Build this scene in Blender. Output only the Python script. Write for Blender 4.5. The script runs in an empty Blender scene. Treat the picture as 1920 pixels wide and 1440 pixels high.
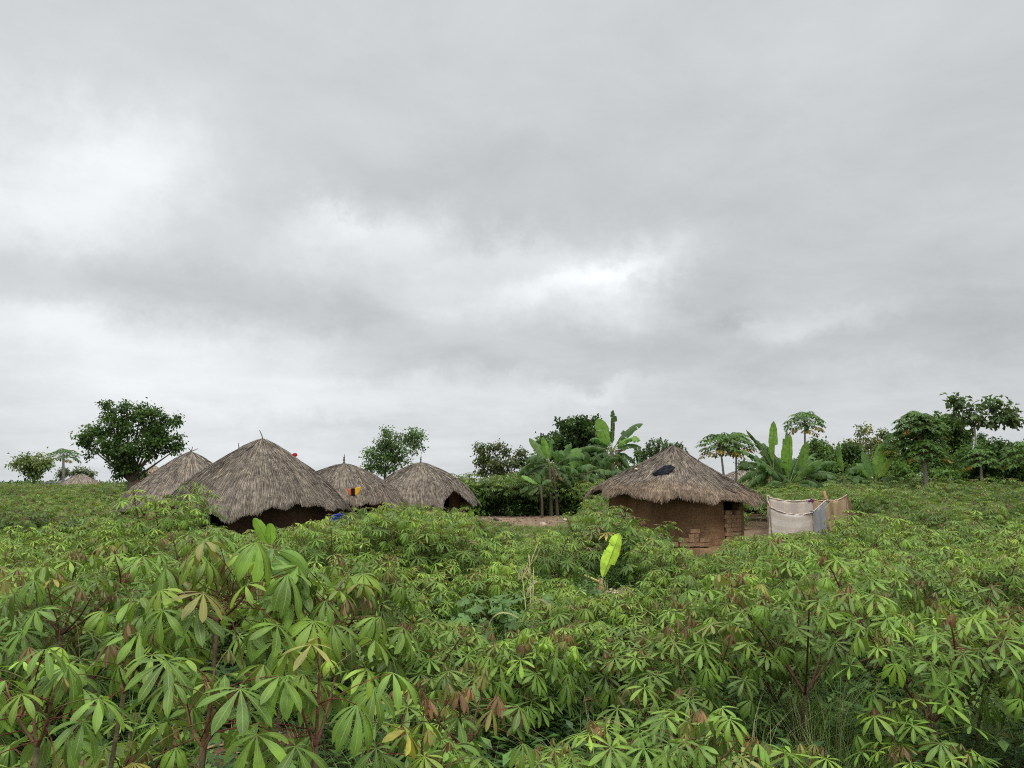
import bpy, bmesh, math, random
import numpy as np
from mathutils import Vector, Matrix

# ------------------------------------------------------------------ camera
sc = bpy.context.scene
CAMZ, F, HOR = 2.35, 1445.0, 905.0
TILT = math.atan((HOR - 720) / F)
cam_d = bpy.data.cameras.new("camera"); cam = bpy.data.objects.new("camera", cam_d)
sc.collection.objects.link(cam); sc.camera = cam
cam.location = (0, 0, CAMZ); cam.rotation_euler = (math.pi / 2 + TILT, 0, 0)
cam_d.sensor_width = 36; cam_d.lens = 36 * F / 1920
cam_d.clip_start = 0.05; cam_d.clip_end = 4000
sc.view_settings.view_transform = 'Standard'; sc.view_settings.look = 'None'
sc.view_settings.exposure = 0.14; sc.view_settings.gamma = 1.0
sc.cycles.max_bounces = 7; sc.cycles.diffuse_bounces = 4; sc.cycles.transmission_bounces = 4
sc.cycles.glossy_bounces = 2; sc.cycles.use_denoising = False; sc.cycles.filter_width = 1.1; sc.cycles.caustics_reflective = False; sc.cycles.caustics_refractive = False

CT, ST = math.cos(TILT), math.sin(TILT)
def P(px, py, Y):
    """the place in the yard that the photo shows at (px,py), at a depth of Y metres"""
    a = (px - 960) / F; b = (720 - py) / F
    d = np.array([a, CT - b * ST, ST + b * CT])
    return np.array([0, 0, CAMZ]) + d * (Y / d[1])
def px_of(x, y, z):
    dz = z - CAMZ
    dep = y * CT + dz * ST; up = -y * ST + dz * CT
    return 960 + F * x / dep, 720 - F * up / dep
def to_azel(px, py):
    v = P(px, py, 1.0) - np.array([0, 0, CAMZ]); v /= np.linalg.norm(v)
    return math.atan2(v[0], v[1]), math.asin(v[2])

# ------------------------------------------------------------------ node helper
class NT:
    def __init__(s, nt): s.nt = nt; nt.nodes.clear()
    def n(s, typ, **kw):
        x = s.nt.nodes.new(typ)
        for k, v in kw.items():
            if k.startswith('i_'):
                key = k[2:]; x.inputs[int(key) if key.isdigit() else key.replace('_', ' ')].default_value = v
            else: setattr(x, k, v)
        return x
    def l(s, a, b): s.nt.links.new(a, b)
    def m(s, op, a, b=None, c=None, clamp=False):
        x = s.nt.nodes.new('ShaderNodeMath'); x.operation = op; x.use_clamp = clamp
        for i, v in enumerate((a, b, c)):
            if v is None: continue
            if isinstance(v, (int, float)): x.inputs[i].default_value = v
            else: s.l(v, x.inputs[i])
        return x.outputs[0]
    def mix(s, fac, a, b, blend='MIX'):
        x = s.nt.nodes.new('ShaderNodeMix'); x.data_type = 'RGBA'; x.blend_type = blend
        for i, v in ((0, fac), (6, a), (7, b)):
            if isinstance(v, (int, float)): x.inputs[i].default_value = v
            elif isinstance(v, tuple): x.inputs[i].default_value = (*v[:3], 1)
            else: s.l(v, x.inputs[i])
        return x.outputs[2]
    def noise(s, vec, scale, detail=4, rough=.55, dist=0):
        x = s.n('ShaderNodeTexNoise'); x.inputs['Scale'].default_value = scale
        x.inputs['Detail'].default_value = detail; x.inputs['Roughness'].default_value = rough
        x.inputs['Distortion'].default_value = dist
        if vec is not None: s.l(vec, x.inputs['Vector'])
        return x
    def ramp(s, val, a, b, c=0.0, d=1.0):
        x = s.n('ShaderNodeMapRange'); x.interpolation_type = 'SMOOTHSTEP'
        s.l(val, x.inputs[0])
        for i, v in enumerate((a, b, c, d)): x.inputs[i + 1].default_value = v
        return x.outputs[0]

# ------------------------------------------------------------------ sky: overcast cloud deck in the world
SUN_EL, SUN_AZ = math.radians(58), math.radians(150)      # behind the camera's right shoulder
w = bpy.data.worlds.new("World"); sc.world = w; w.use_nodes = True
g = NT(w.node_tree)
tc = g.n('ShaderNodeTexCoord'); sep = g.n('ShaderNodeSeparateXYZ'); g.l(tc.outputs['Generated'], sep.inputs[0])
X, Y_, Z = sep.outputs
az = g.m('ARCTAN2', X, Y_); el = g.m('ARCSINE', Z)
# cloud-layer coordinates (perspective squeeze towards the horizon)
zz = g.m('ADD', g.m('MAXIMUM', Z, 0.0), 0.16)
cu = g.m('DIVIDE', X, zz); cv = g.m('DIVIDE', Y_, zz)
cmb = g.n('ShaderNodeCombineXYZ'); g.l(cu, cmb.inputs[0]); g.l(cv, cmb.inputs[1])
n1 = g.noise(cmb.outputs[0], 0.75, 6, .5, .25)
n2 = g.noise(cmb.outputs[0], 2.6, 10, .62, .3)
wn = g.noise(tc.outputs['Generated'], 4.5, 10, .68)
wsep = g.n('ShaderNodeSeparateColor'); g.l(wn.outputs['Color'], wsep.inputs[0])
aw = g.m('ADD', az, g.m('MULTIPLY', g.m('SUBTRACT', wsep.outputs[0], .5), .30))
ew = g.m('ADD', el, g.m('MULTIPLY', g.m('SUBTRACT', wsep.outputs[1], .5), .17))
#        px    py   sx   sy   rot  amp
BLOBS = [(230, 255, 130, 60, -8, .19), (60, 330, 120, 80, 0, .12), (30, 400, 90, 50, 0, .10),
         (640, 425, 130, 36, -8, .22), (760, 445, 60, 30, -20, .13), (860, 480, 90, 24, -14, .09), (1130, 505, 150, 30, -12, .30), (1010, 470, 90, 22, -6, .12),
         (960, 570, 150, 42, 0, .13), (1130, 560, 90, 40, 0, .13), (1540, 600, 80, 24, 0, .14), (1420, 590, 40, 12, 0, .06),
         (60, 620, 170, 40, 0, .15), (360, 665, 180, 40, -4, .14), (120, 590, 100, 22, 0, .08), (620, 740, 260, 26, 0, .11), (300, 760, 200, 34, 0, .09),
         (1130, 740, 90, 14, -14, .13), (900, 790, 150, 30, 0, .09), (420, 830, 200, 26, 0, .08), (830, 850, 60, 24, 0, .06),
         (500, 560, 200, 50, 4, -.09), (280, 520, 160, 36, 0, -.02), (660, 600, 130, 36, -8, -.06), (120, 480, 150, 40, 0, -.05),
         (820, 350, 260, 60, -8, -.07), (1000, 400, 260, 34, -6, -.05), (1380, 570, 50, 26, 0, -.12), (1330, 480, 240, 70, -8, -.05),
         (1700, 620, 260, 55, 0, -.06), (1850, 590, 140, 60, 0, -.06), (1250, 650, 330, 34, 4, -.05), (900, 700, 260, 24, 4, -.06),
         (1500, 300, 420, 150, 0, -.02), (60, 80, 180, 60, 0, -.02), (560, 790, 90, 14, 0, -.05), (700, 800, 140, 16, 0, -.03),
         (900, 60, 420, 80, 0, .02), (1000, 900, 1600, 60, 0, .05), (250, 780, 420, 90, 0, .05), (100, 300, 420, 260, 0, .04), (1400, 760, 300, 30, 0, .03), (1150, 500, 60, 14, -10, .10), (150, 300, 300, 120, 0, .05), (250, 700, 350, 90, 0, .07), (40, 380, 130, 160, 0, .05), (900, 500, 240, 50, -8, .06), (640, 410, 50, 12, 0, .08)]
val = None
for (bx, by, sx, sy, rot, amp) in BLOBS:
    a0, e0 = to_azel(bx, by); r = math.radians(-rot); c_, s_ = math.cos(r), math.sin(r)
    da = g.m('SUBTRACT', aw, a0); de = g.m('SUBTRACT', ew, e0)
    u = g.m('DIVIDE', g.m('ADD', g.m('MULTIPLY', da, c_), g.m('MULTIPLY', de, s_)), sx / F * 1.25)
    v = g.m('DIVIDE', g.m('SUBTRACT', g.m('MULTIPLY', de, c_), g.m('MULTIPLY', da, s_)), sy / F * 1.25)
    q = g.m('ADD', g.m('MULTIPLY', u, u), g.m('MULTIPLY', v, v))
    t = g.m('MULTIPLY', g.m('POWER', math.e, g.m('MULTIPLY', q, -1)), amp * .9)
    val = t if val is None else g.m('ADD', val, t)
val = g.m('ADD', val, g.m('MULTIPLY', g.m('SUBTRACT', n1.outputs[0], .5), .15))
val = g.m('ADD', val, g.m('MULTIPLY', g.m('SUBTRACT', n2.outputs[0], .5), .22))
val = g.m('MULTIPLY', g.m('ADD', val, 0.66), .908)
lift = g.ramp(el, .58, 1.1, 1.0, 4.4)                 # a cloud deck is brighter towards the zenith
back = g.ramp(g.m('ABSOLUTE', az), 1.2, 2.4, 1.0, 1.35)
val = g.m('MULTIPLY', g.m('MULTIPLY', val, lift), back)
tintf = g.ramp(val, .40, .68)
ccol = g.mix(tintf, (0.945, 0.985, 1.0), (0.975, 1.0, 1.02))
low = g.ramp(el, 0.0, .10, 1.0, 0.0)
ccol = g.mix(g.m('MULTIPLY', low, .5), ccol, (0.90, 0.97, 1.0))
vm = g.n('ShaderNodeVectorMath', operation='SCALE'); g.l(ccol, vm.inputs[0]); g.l(val, vm.inputs['Scale'])
bgc = g.n('ShaderNodeBackground'); g.l(vm.outputs[0], bgc.inputs[0]); bgc.inputs[1].default_value = 1.0
sky = g.n('ShaderNodeTexSky'); sky.sky_type = 'NISHITA'; sky.sun_disc = False
sky.sun_elevation = SUN_EL; sky.sun_rotation = SUN_AZ
bgs = g.n('ShaderNodeBackground'); g.l(sky.outputs[0], bgs.inputs[0]); bgs.inputs[1].default_value = 0.08
mx = g.n('ShaderNodeMixShader'); mx.inputs[0].default_value = .95
g.l(bgs.outputs[0], mx.inputs[1]); g.l(bgc.outputs[0], mx.inputs[2])
out = g.n('ShaderNodeOutputWorld'); g.l(mx.outputs[0], out.inputs[0])
w.cycles.sampling_method = 'MANUAL'; w.cycles.sample_map_resolution = 512
# ------------------------------------------------------------------ the sun behind the clouds
sd = bpy.data.lights.new("sun", 'SUN'); sun = bpy.data.objects.new("sun", sd); sc.collection.objects.link(sun)
sd.energy = 1.5; sd.angle = math.radians(18); sd.color = (1.0, .965, .90)
sdir = Vector((math.sin(SUN_AZ) * math.cos(SUN_EL), math.cos(SUN_AZ) * math.cos(SUN_EL), math.sin(SUN_EL)))
sun.rotation_euler = sdir.to_track_quat('Z', 'Y').to_euler()

# ------------------------------------------------------------------ materials
def newmat(name):
    m = bpy.data.materials.new(name); m.use_nodes = True
    return m, NT(m.node_tree)
def leaf_mat(name, rough=.5, transl=.3, vein=.5, spec=.4, under=.25, mott=.35):
    m, g = newmat(name)
    at = g.n('ShaderNodeAttribute', attribute_name='col'); ut = g.n('ShaderNodeAttribute', attribute_name='ut')
    sp = g.n('ShaderNodeSeparateXYZ'); g.l(ut.outputs['Vector'], sp.inputs[0])
    tcn = g.n('ShaderNodeTexCoord'); no = g.noise(tcn.outputs['Object'], 7, 3)
    oi = g.n('ShaderNodeObjectInfo')
    rnd = g.m('ADD', g.m('MULTIPLY', oi.outputs['Random'], .55), .74)
    mo = g.ramp(no.outputs[0], .3, .7, 1 - mott, 1 + mott)
    base = g.mix(1.0, at.outputs['Color'], (1, 1, 1), 'MULTIPLY')
    sc1 = g.n('ShaderNodeVectorMath', operation='SCALE'); g.l(base, sc1.inputs[0]); g.l(g.m('MULTIPLY', mo, rnd), sc1.inputs['Scale'])
    col = sc1.outputs[0]
    if vein:
        mid = g.ramp(sp.outputs[0], .02, .12, 1.0, 0.0)
        sv = g.m('FRACT', g.m('SUBTRACT', g.m('MULTIPLY', sp.outputs[1], 11), g.m('MULTIPLY', sp.outputs[0], 1.6)))
        side = g.m('MULTIPLY', g.ramp(g.m('ABSOLUTE', g.m('SUBTRACT', sv, .5)), .03, .11, .45, 0.0), 1.0)
        vf = g.m('MULTIPLY', g.m('MULTIPLY', g.m('MAXIMUM', mid, side), sp.outputs[2]), vein)
        col = g.mix(vf, col, (.28, .34, .12))
    sp2 = g.noise(tcn.outputs['Object'], 55, 3, .6)
    col = g.mix(g.ramp(sp2.outputs[0], .64, .72, 0, .45), col, (.10, .085, .02))
    col = g.mix(g.ramp(sp2.outputs[0], .40, .30, 0, .30), col, (.16, .20, .04))
    geo = g.n('ShaderNodeNewGeometry')
    col = g.mix(g.m('MULTIPLY', geo.outputs['Backfacing'], under), col, (.16, .22, .13))
    pr = g.n('ShaderNodeBsdfPrincipled'); g.l(col, pr.inputs['Base Color'])
    pr.inputs['Roughness'].default_value = rough; pr.inputs['Specular IOR Level'].default_value = spec
    tr = g.n('ShaderNodeBsdfTranslucent'); g.l(g.mix(1.0, col, (1.7, 1.75, .7), 'MULTIPLY'), tr.inputs[0])
    ms = g.n('ShaderNodeMixShader'); ms.inputs[0].default_value = transl
    g.l(pr.outputs[0], ms.inputs[1]); g.l(tr.outputs[0], ms.inputs[2])
    o = g.n('ShaderNodeOutputMaterial'); g.l(ms.outputs[0], o.inputs[0])
    return m
def attr_mat(name, rough=.85, nscale=12, namp=.35, bump=.0, bscale=40, spec=.2):
    m, g = newmat(name)
    at = g.n('ShaderNodeAttribute', attribute_name='col')
    tcn = g.n('ShaderNodeTexCoord'); no = g.noise(tcn.outputs['Object'], nscale, 5)
    sc1 = g.n('ShaderNodeVectorMath', operation='SCALE'); g.l(at.outputs['Color'], sc1.inputs[0])
    g.l(g.ramp(no.outputs[0], .3, .7, 1 - namp, 1 + namp), sc1.inputs['Scale'])
    pr = g.n('ShaderNodeBsdfPrincipled'); g.l(sc1.outputs[0], pr.inputs['Base Color'])
    pr.inputs['Roughness'].default_value = rough; pr.inputs['Specular IOR Level'].default_value = spec
    if bump:
        b = g.n('ShaderNodeBump'); b.inputs['Strength'].default_value = bump; b.inputs['Distance'].default_value = .02
        n2 = g.noise(tcn.outputs['Object'], bscale, 5); g.l(n2.outputs[0], b.inputs['Height']); g.l(b.outputs[0], pr.inputs['Normal'])
    o = g.n('ShaderNodeOutputMaterial'); g.l(pr.outputs[0], o.inputs[0])
    return m
def mud_mat(name, base, light, fleck=True):
    m, g = newmat(name); tcn = g.n('ShaderNodeTexCoord'); oc = tcn.outputs['Object']
    a = g.noise(oc, 1.1, 5, .6); b = g.noise(oc, 9, 6, .65); f = g.noise(oc, 26, 3, .6); big = g.noise(oc, .9, 2)
    col = g.mix(g.ramp(a.outputs[0], .35, .68), base, light)
    col = g.mix(g.ramp(b.outputs[0], .35, .8, 0, .55), col, tuple(c * .45 for c in base))
    if fleck:
        ff = g.m('MULTIPLY', g.ramp(f.outputs[0], .66, .72), g.ramp(big.outputs[0], .48, .62))
        col = g.mix(g.m('MULTIPLY', ff, .7), col, (.42, .34, .27))
    mp = g.n('ShaderNodeMapping'); mp.inputs['Scale'].default_value = (5, 5, .7); g.l(oc, mp.inputs[0]); stn = g.noise(mp.outputs[0], 1.6, 5, .6)
    col = g.mix(g.ramp(stn.outputs[0], .5, .72, 0, .5), col, tuple(c * .55 for c in base))
    vo = g.n('ShaderNodeTexVoronoi', feature='DISTANCE_TO_EDGE'); vo.inputs['Scale'].default_value = 2.6; wv = g.n('ShaderNodeVectorMath', operation='ADD'); g.l(oc, wv.inputs[0]); g.l(b.outputs['Color'], wv.inputs[1]); g.l(wv.outputs[0], vo.inputs['Vector'])
    col = g.mix(g.ramp(vo.outputs['Distance'], .004, .02, .55, 0), col, tuple(c * .3 for c in base))
    pr = g.n('ShaderNodeBsdfPrincipled'); g.l(col, pr.inputs['Base Color']); pr.inputs['Roughness'].default_value = .92
    pr.inputs['Specular IOR Level'].default_value = .15
    bp = g.n('ShaderNodeBump'); bp.inputs['Strength'].default_value = .9; bp.inputs['Distance'].default_value = .05
    g.l(b.outputs[0], bp.inputs['Height']); g.l(bp.outputs[0], pr.inputs['Normal'])
    o = g.n('ShaderNodeOutputMaterial'); g.l(pr.outputs[0], o.inputs[0]); return m
def cloth_mat(name, c1, c2, kind='plain', transl=.15):
    m, g = newmat(name); tcn = g.n('ShaderNodeTexCoord'); uv = g.n('ShaderNodeAttribute', attribute_name='ut').outputs['Vector']
    sp = g.n('ShaderNodeSeparateXYZ'); g.l(uv, sp.inputs[0])
    no = g.noise(tcn.outputs['Object'], 2.2, 5, .6); fine = g.noise(tcn.outputs['Object'], 30, 3)
    col = g.mix(g.ramp(no.outputs[0], .3, .7), c1, c2)
    if kind == 'print':      # woven bands with a faded printed strip
        band = g.m('FRACT', g.m('MULTIPLY', sp.outputs[1], 4.0))
        col = g.mix(g.m('MULTIPLY', g.ramp(g.m('ABSOLUTE', g.m('SUBTRACT', band, .5)), .18, .24, .35, 0), 1), col, (.46, .38, .28))
        ch = g.noise(uv, 38, 2, .6); strip = g.ramp(g.m('ABSOLUTE', g.m('SUBTRACT', sp.outputs[1], .46)), .05, .08, 1, 0)
        col = g.mix(g.m('MULTIPLY', g.m('MULTIPLY', g.ramp(ch.outputs[0], .5, .56), strip), .5), col, (.17, .15, .12))
    if kind == 'patch':
        px_ = g.m('FRACT', g.m('MULTIPLY', sp.outputs[0], 3.0))
        col = g.mix(g.ramp(px_, .45, .5, 0, .22), col, (.34, .31, .34))
    if kind == 'weave':
        wv = g.m('MULTIPLY', g.m('SINE', g.m('MULTIPLY', sp.outputs[0], 160)), g.m('SINE', g.m('MULTIPLY', sp.outputs[1], 160)))
        col = g.mix(g.ramp(wv, -.4, .4, 0, .3), col, tuple(c * .6 for c in c1))
    col = g.mix(g.ramp(fine.outputs[0], .4, .8, 0, .3), col, tuple(c * .6 for c in c1))
    pr = g.n('ShaderNodeBsdfPrincipled'); g.l(col, pr.inputs['Base Color']); pr.inputs['Roughness'].default_value = .9
    pr.inputs['Specular IOR Level'].default_value = .15
    tr = g.n('ShaderNodeBsdfTranslucent'); g.l(col, tr.inputs[0])
    ms = g.n('ShaderNodeMixShader'); ms.inputs[0].default_value = transl
    g.l(pr.outputs[0], ms.inputs[1]); g.l(tr.outputs[0], ms.inputs[2])
    o = g.n('ShaderNodeOutputMaterial'); g.l(ms.outputs[0], o.inputs[0]); return m
def ground_mat():
    m, g = newmat("soil"); tcn = g.n('ShaderNodeTexCoord'); oc = tcn.outputs['Object']
    a = g.noise(oc, .35, 5, .6, .4); b = g.noise(oc, 3.5, 7, .65); c = g.noise(oc, 22, 5, .65)
    at = g.n('ShaderNodeAttribute', attribute_name='col'); sp = g.n('ShaderNodeSeparateColor'); g.l(at.outputs['Color'], sp.inputs[0])
    col = g.mix(g.ramp(b.outputs[0], .3, .7), (.075, .038, .022), (.15, .085, .052))
    yard = g.mix(g.ramp(b.outputs[0], .35, .65), (.10, .066, .040), (.20, .142, .086))
    col = g.mix(sp.outputs[0], col, yard)
    gr = g.mix(g.ramp(c.outputs[0], .35, .65), (.055, .095, .02), (.13, .19, .045))
    gm = g.m('MULTIPLY', sp.outputs[1], g.ramp(a.outputs[0], .38, .55), clamp=True)
    gm = g.m('MAXIMUM', gm, sp.outputs[2])
    col = g.mix(gm, col, gr)
    col = g.mix(g.ramp(c.outputs[0], .55, .75, 0, .45), col, (.05, .03, .02))
    pr = g.n('ShaderNodeBsdfPrincipled'); g.l(col, pr.inputs['Base Color']); pr.inputs['Roughness'].default_value = .9
    pr.inputs['Specular IOR Level'].default_value = .2
    bp = g.n('ShaderNodeBump'); bp.inputs['Strength'].default_value = .8; bp.inputs['Distance'].default_value = .04
    g.l(b.outputs[0], bp.inputs['Height']); g.l(bp.outputs[0], pr.inputs['Normal'])
    o = g.n('ShaderNodeOutputMaterial'); g.l(pr.outputs[0], o.inputs[0]); return m
def plain_mat(name, c, rough=.7, nscale=8, amp=.25):
    m, g = newmat(name); tcn = g.n('ShaderNodeTexCoord'); no = g.noise(tcn.outputs['Object'], nscale, 5)
    col = g.mix(g.ramp(no.outputs[0], .3, .7), tuple(x * (1 - amp) for x in c), tuple(min(1, x * (1 + amp)) for x in c))
    pr = g.n('ShaderNodeBsdfPrincipled'); g.l(col, pr.inputs['Base Color']); pr.inputs['Roughness'].default_value = rough
    o = g.n('ShaderNodeOutputMaterial'); g.l(pr.outputs[0], o.inputs[0]); return m

M_CAS = leaf_mat("cassava_leaf", .5, .26, .55, .28)
M_TREE = leaf_mat("tree_leaf", .55, .26, 0, .2, .12)
M_BAN = leaf_mat("banana_leaf", .55, .40, .45, .2, .12, .25)
M_WEED = leaf_mat("weed_leaf", .55, .3, 0, .25, .2)
M_STEM = attr_mat("stem_bark", .7, 30, .35, .4, 60)
M_THATCH = attr_mat("thatch_straw", .95, 5, .3, 0, 40, .05)
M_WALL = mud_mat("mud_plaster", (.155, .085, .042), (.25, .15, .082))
M_WALL_SHADE = mud_mat("shaded_mud_plaster", (.07, .04, .026), (.11, .065, .042), False)  # mud plaster with the shade under the eaves put into its colour
M_BRICK = mud_mat("mud_brick_clay", (.27, .155, .085), (.38, .24, .15), False)
M_GROUND = ground_mat()
M_STONE = attr_mat("stone", .9, 6, .4, .6, 14)

# ------------------------------------------------------------------ mesh builder
class MB:
    def __init__(s): s.V = []; s.C = []; s.U = []; s.Q = []; s.T = []; s.QM = []; s.TM = []; s.n = 0
    def add(s, V, Q=None, T=None, col=(.5, .5, .5), ut=None, mat=0):
        V = np.asarray(V, float).reshape(-1, 3); k = len(V)
        s.V.append(V); c = np.asarray(col, float)
        s.C.append(np.broadcast_to(c, (k, 3)).copy() if c.ndim == 1 else c)
        s.U.append(np.zeros((k, 3)) if ut is None else np.asarray(ut, float))
        if Q is not None and len(Q): q = np.asarray(Q, int).reshape(-1, 4); s.Q.append(q + s.n); s.QM.append(np.full(len(q), mat))
        if T is not None and len(T): t = np.asarray(T, int).reshape(-1, 3); s.T.append(t + s.n); s.TM.append(np.full(len(t), mat))
        s.n += k
    def inst(s, tm, M, Pp, col, mat=0):
        """tm=(V,Q,UT[,C]); M (N,3,3) columns = axes; Pp (N,3); col (N,3)"""
        V, Q, UT = tm[:3]; N = len(Pp)
        if N == 0: return
        k = len(V)
        W = np.einsum('nij,vj->nvi', M, V) + np.asarray(Pp)[:, None, :]
        if len(tm) > 3: C = tm[3][None] * np.asarray(col)[:, None, :]
        else: C = np.broadcast_to(np.asarray(col)[:, None, :], (N, k, 3))
        QQ = (Q[None] + (np.arange(N) * k)[:, None, None]).reshape(-1, 4)
        s.add(W.reshape(-1, 3), QQ, None, C.reshape(-1, 3), np.tile(UT, (N, 1)), mat)
    def tube(s, pts, rad, sides=6, col=(.2, .15, .1), mat=0, cap=True):
        pts = np.asarray(pts, float); n = len(pts)
        rad = np.broadcast_to(np.asarray(rad, float), (n,))
        tg = np.gradient(pts, axis=0); tg /= np.linalg.norm(tg, axis=1)[:, None] + 1e-9
        ref = np.array([1.0, 0, 0]) if abs(tg[0][0]) < .9 else np.array([0, 1.0, 0])
        V = []
        for i in range(n):
            a = np.cross(tg[i], ref); a /= np.linalg.norm(a) + 1e-9; b = np.cross(tg[i], a); ref = -b if False else ref
            for k in range(sides):
                th = 2 * math.pi * k / sides
                V.append(pts[i] + rad[i] * (math.cos(th) * a + math.sin(th) * b))
        Q = []
        for i in range(n - 1):
            for k in range(sides):
                k2 = (k + 1) % sides
                Q.append((i * sides + k, i * sides + k2, (i + 1) * sides + k2, (i + 1) * sides + k))
        T = []
        if cap:
            V.append(pts[-1] + tg[-1] * rad[-1] * .3); c = len(V) - 1
            for k in range(sides): T.append(((n - 1) * sides + k, (n - 1) * sides + (k + 1) % sides, c))
        s.add(V, Q, T, col, None, mat)
    def arrays(s):
        V = np.concatenate(s.V); C = np.concatenate(s.C); U = np.concatenate(s.U)
        Q = np.concatenate(s.Q) if s.Q else np.zeros((0, 4), int)
        return V, Q, U, C
    def build(s, name, mats, parent=None, smooth=False, loc=None):
        me = bpy.data.meshes.new(name)
        V = np.concatenate(s.V); C = np.concatenate(s.C); U = np.concatenate(s.U)
        Q = np.concatenate(s.Q) if s.Q else np.zeros((0, 4), int); T = np.concatenate(s.T) if s.T else np.zeros((0, 3), int)
        me.vertices.add(len(V)); me.vertices.foreach_set('co', V.astype(np.float32).ravel())
        me.loops.add(Q.size + T.size); me.loops.foreach_set('vertex_index', np.concatenate([Q.ravel(), T.ravel()]).astype(np.int32))
        me.polygons.add(len(Q) + len(T))
        ls = np.concatenate([np.arange(len(Q)) * 4, Q.size + np.arange(len(T)) * 3]).astype(np.int32)
        me.polygons.foreach_set('loop_start', ls)
        mi = np.concatenate(s.QM + s.TM).astype(np.int32) if (s.QM or s.TM) else np.zeros(0, np.int32)
        me.polygons.foreach_set('material_index', mi)
        if smooth: me.polygons.foreach_set('use_smooth', np.ones(len(Q) + len(T), bool))
        me.update(calc_edges=True)
        a = me.attributes.new('col', 'FLOAT_COLOR', 'POINT')
        a.data.foreach_set('color', np.concatenate([np.clip(C, 0, 1), np.ones((len(C), 1))], 1).astype(np.float32).ravel())
        b = me.attributes.new('ut', 'FLOAT_VECTOR', 'POINT'); b.data.foreach_set('vector', U.astype(np.float32).ravel())
        for m in (mats if isinstance(mats, (list, tuple)) else [mats]): me.materials.append(m)
        o = bpy.data.objects.new(name, me); sc.collection.objects.link(o)
        if parent is not None: o.parent = parent
        if loc is not None: o.location = loc
        return o
def empty(name, loc):
    o = bpy.data.objects.new(name, None); sc.collection.objects.link(o); o.location = tuple(float(v) for v in loc); o.empty_display_size = .3
    return o
def tag(o, label, cat, group=None, kind=None):
    o['label'] = label; o['category'] = cat
    if group: o['group'] = group
    if kind: o['kind'] = kind
    return o
def frames(x, up, scale=1.0):
    x = np.asarray(x, float); x = x / (np.linalg.norm(x, axis=1)[:, None] + 1e-9)
    up = np.broadcast_to(np.asarray(up, float), x.shape)
    z = up - (up * x).sum(1)[:, None] * x; z /= np.linalg.norm(z, axis=1)[:, None] + 1e-9
    y = np.cross(z, x); M = np.stack([x, y, z], axis=2)
    return M * np.broadcast_to(np.asarray(scale, float), (len(x),))[:, None, None]
def nrm(v): v = np.asarray(v, float); return v / (np.linalg.norm(v) + 1e-9)
def sstep(a, b, x): t = np.clip((np.asarray(x, float) - a) / (b - a), 0, 1); return t * t * (3 - 2 * t)
def fnoise(x, y, s=0):
    x = np.asarray(x, float); y = np.asarray(y, float)
    return (np.sin(x * 1.3 + y * .7 + s) + np.sin(x * -.9 + y * 1.7 + 2.1 + s * 2) + np.sin(x * 2.7 + y * 2.1 + 4 + s) * .5 + np.sin(x * 4.9 - y * 3.7 + s * 3) * .3) / 2.8

# ------------------------------------------------------------------ ground
def gz(x, y):
    return .5 * sstep(24, 42, y) + .04 * fnoise(np.asarray(x) * .8, np.asarray(y) * .8) * sstep(2, 5, y)
xs = np.unique(np.concatenate([np.linspace(-1500, -60, 14), np.linspace(-60, -24, 19), np.arange(-24, 24.01, .3), np.linspace(24, 60, 19), np.linspace(60, 1500, 14)]))
ys = np.unique(np.concatenate([np.linspace(-300, 0, 8), np.arange(0, 50, .3), np.linspace(50, 100, 30), np.linspace(100, 2500, 24)]))
XX, YY = np.meshgrid(xs, ys)
ZZ = gz(XX, YY) + .025 * fnoise(XX * 5, YY * 5, 1) * (YY < 50)
pxg = 960 + F * XX / np.maximum(YY, .5)
yard = sstep(26, 28.5, YY) * sstep(45, 43.5, YY) * sstep(700, 800, pxg) * sstep(1480, 1380, pxg)
yard = np.maximum(yard, sstep(21.6, 22.6, YY) * sstep(30, 27, YY) * sstep(1100, 1200, pxg) * sstep(1520, 1450, pxg))
moss = sstep(26.5, 28, YY) * sstep(36.5, 33.5, YY) * sstep(860, 890, pxg) * sstep(1080, 1010, pxg)
far = sstep(48, 60, YY)
gb = MB(); nx, ny = len(xs), len(ys)
idx = np.arange(nx * ny).reshape(ny, nx)
Qg = np.stack([idx[:-1, :-1], idx[:-1, 1:], idx[1:, 1:], idx[1:, :-1]], -1).reshape(-1, 4)
gb.add(np.stack([XX, YY, ZZ], -1).reshape(-1, 3), Qg, None, np.stack([yard, moss, far], -1).reshape(-1, 3))
go = gb.build('ground', M_GROUND, smooth=True); go['kind'] = 'structure'

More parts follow.
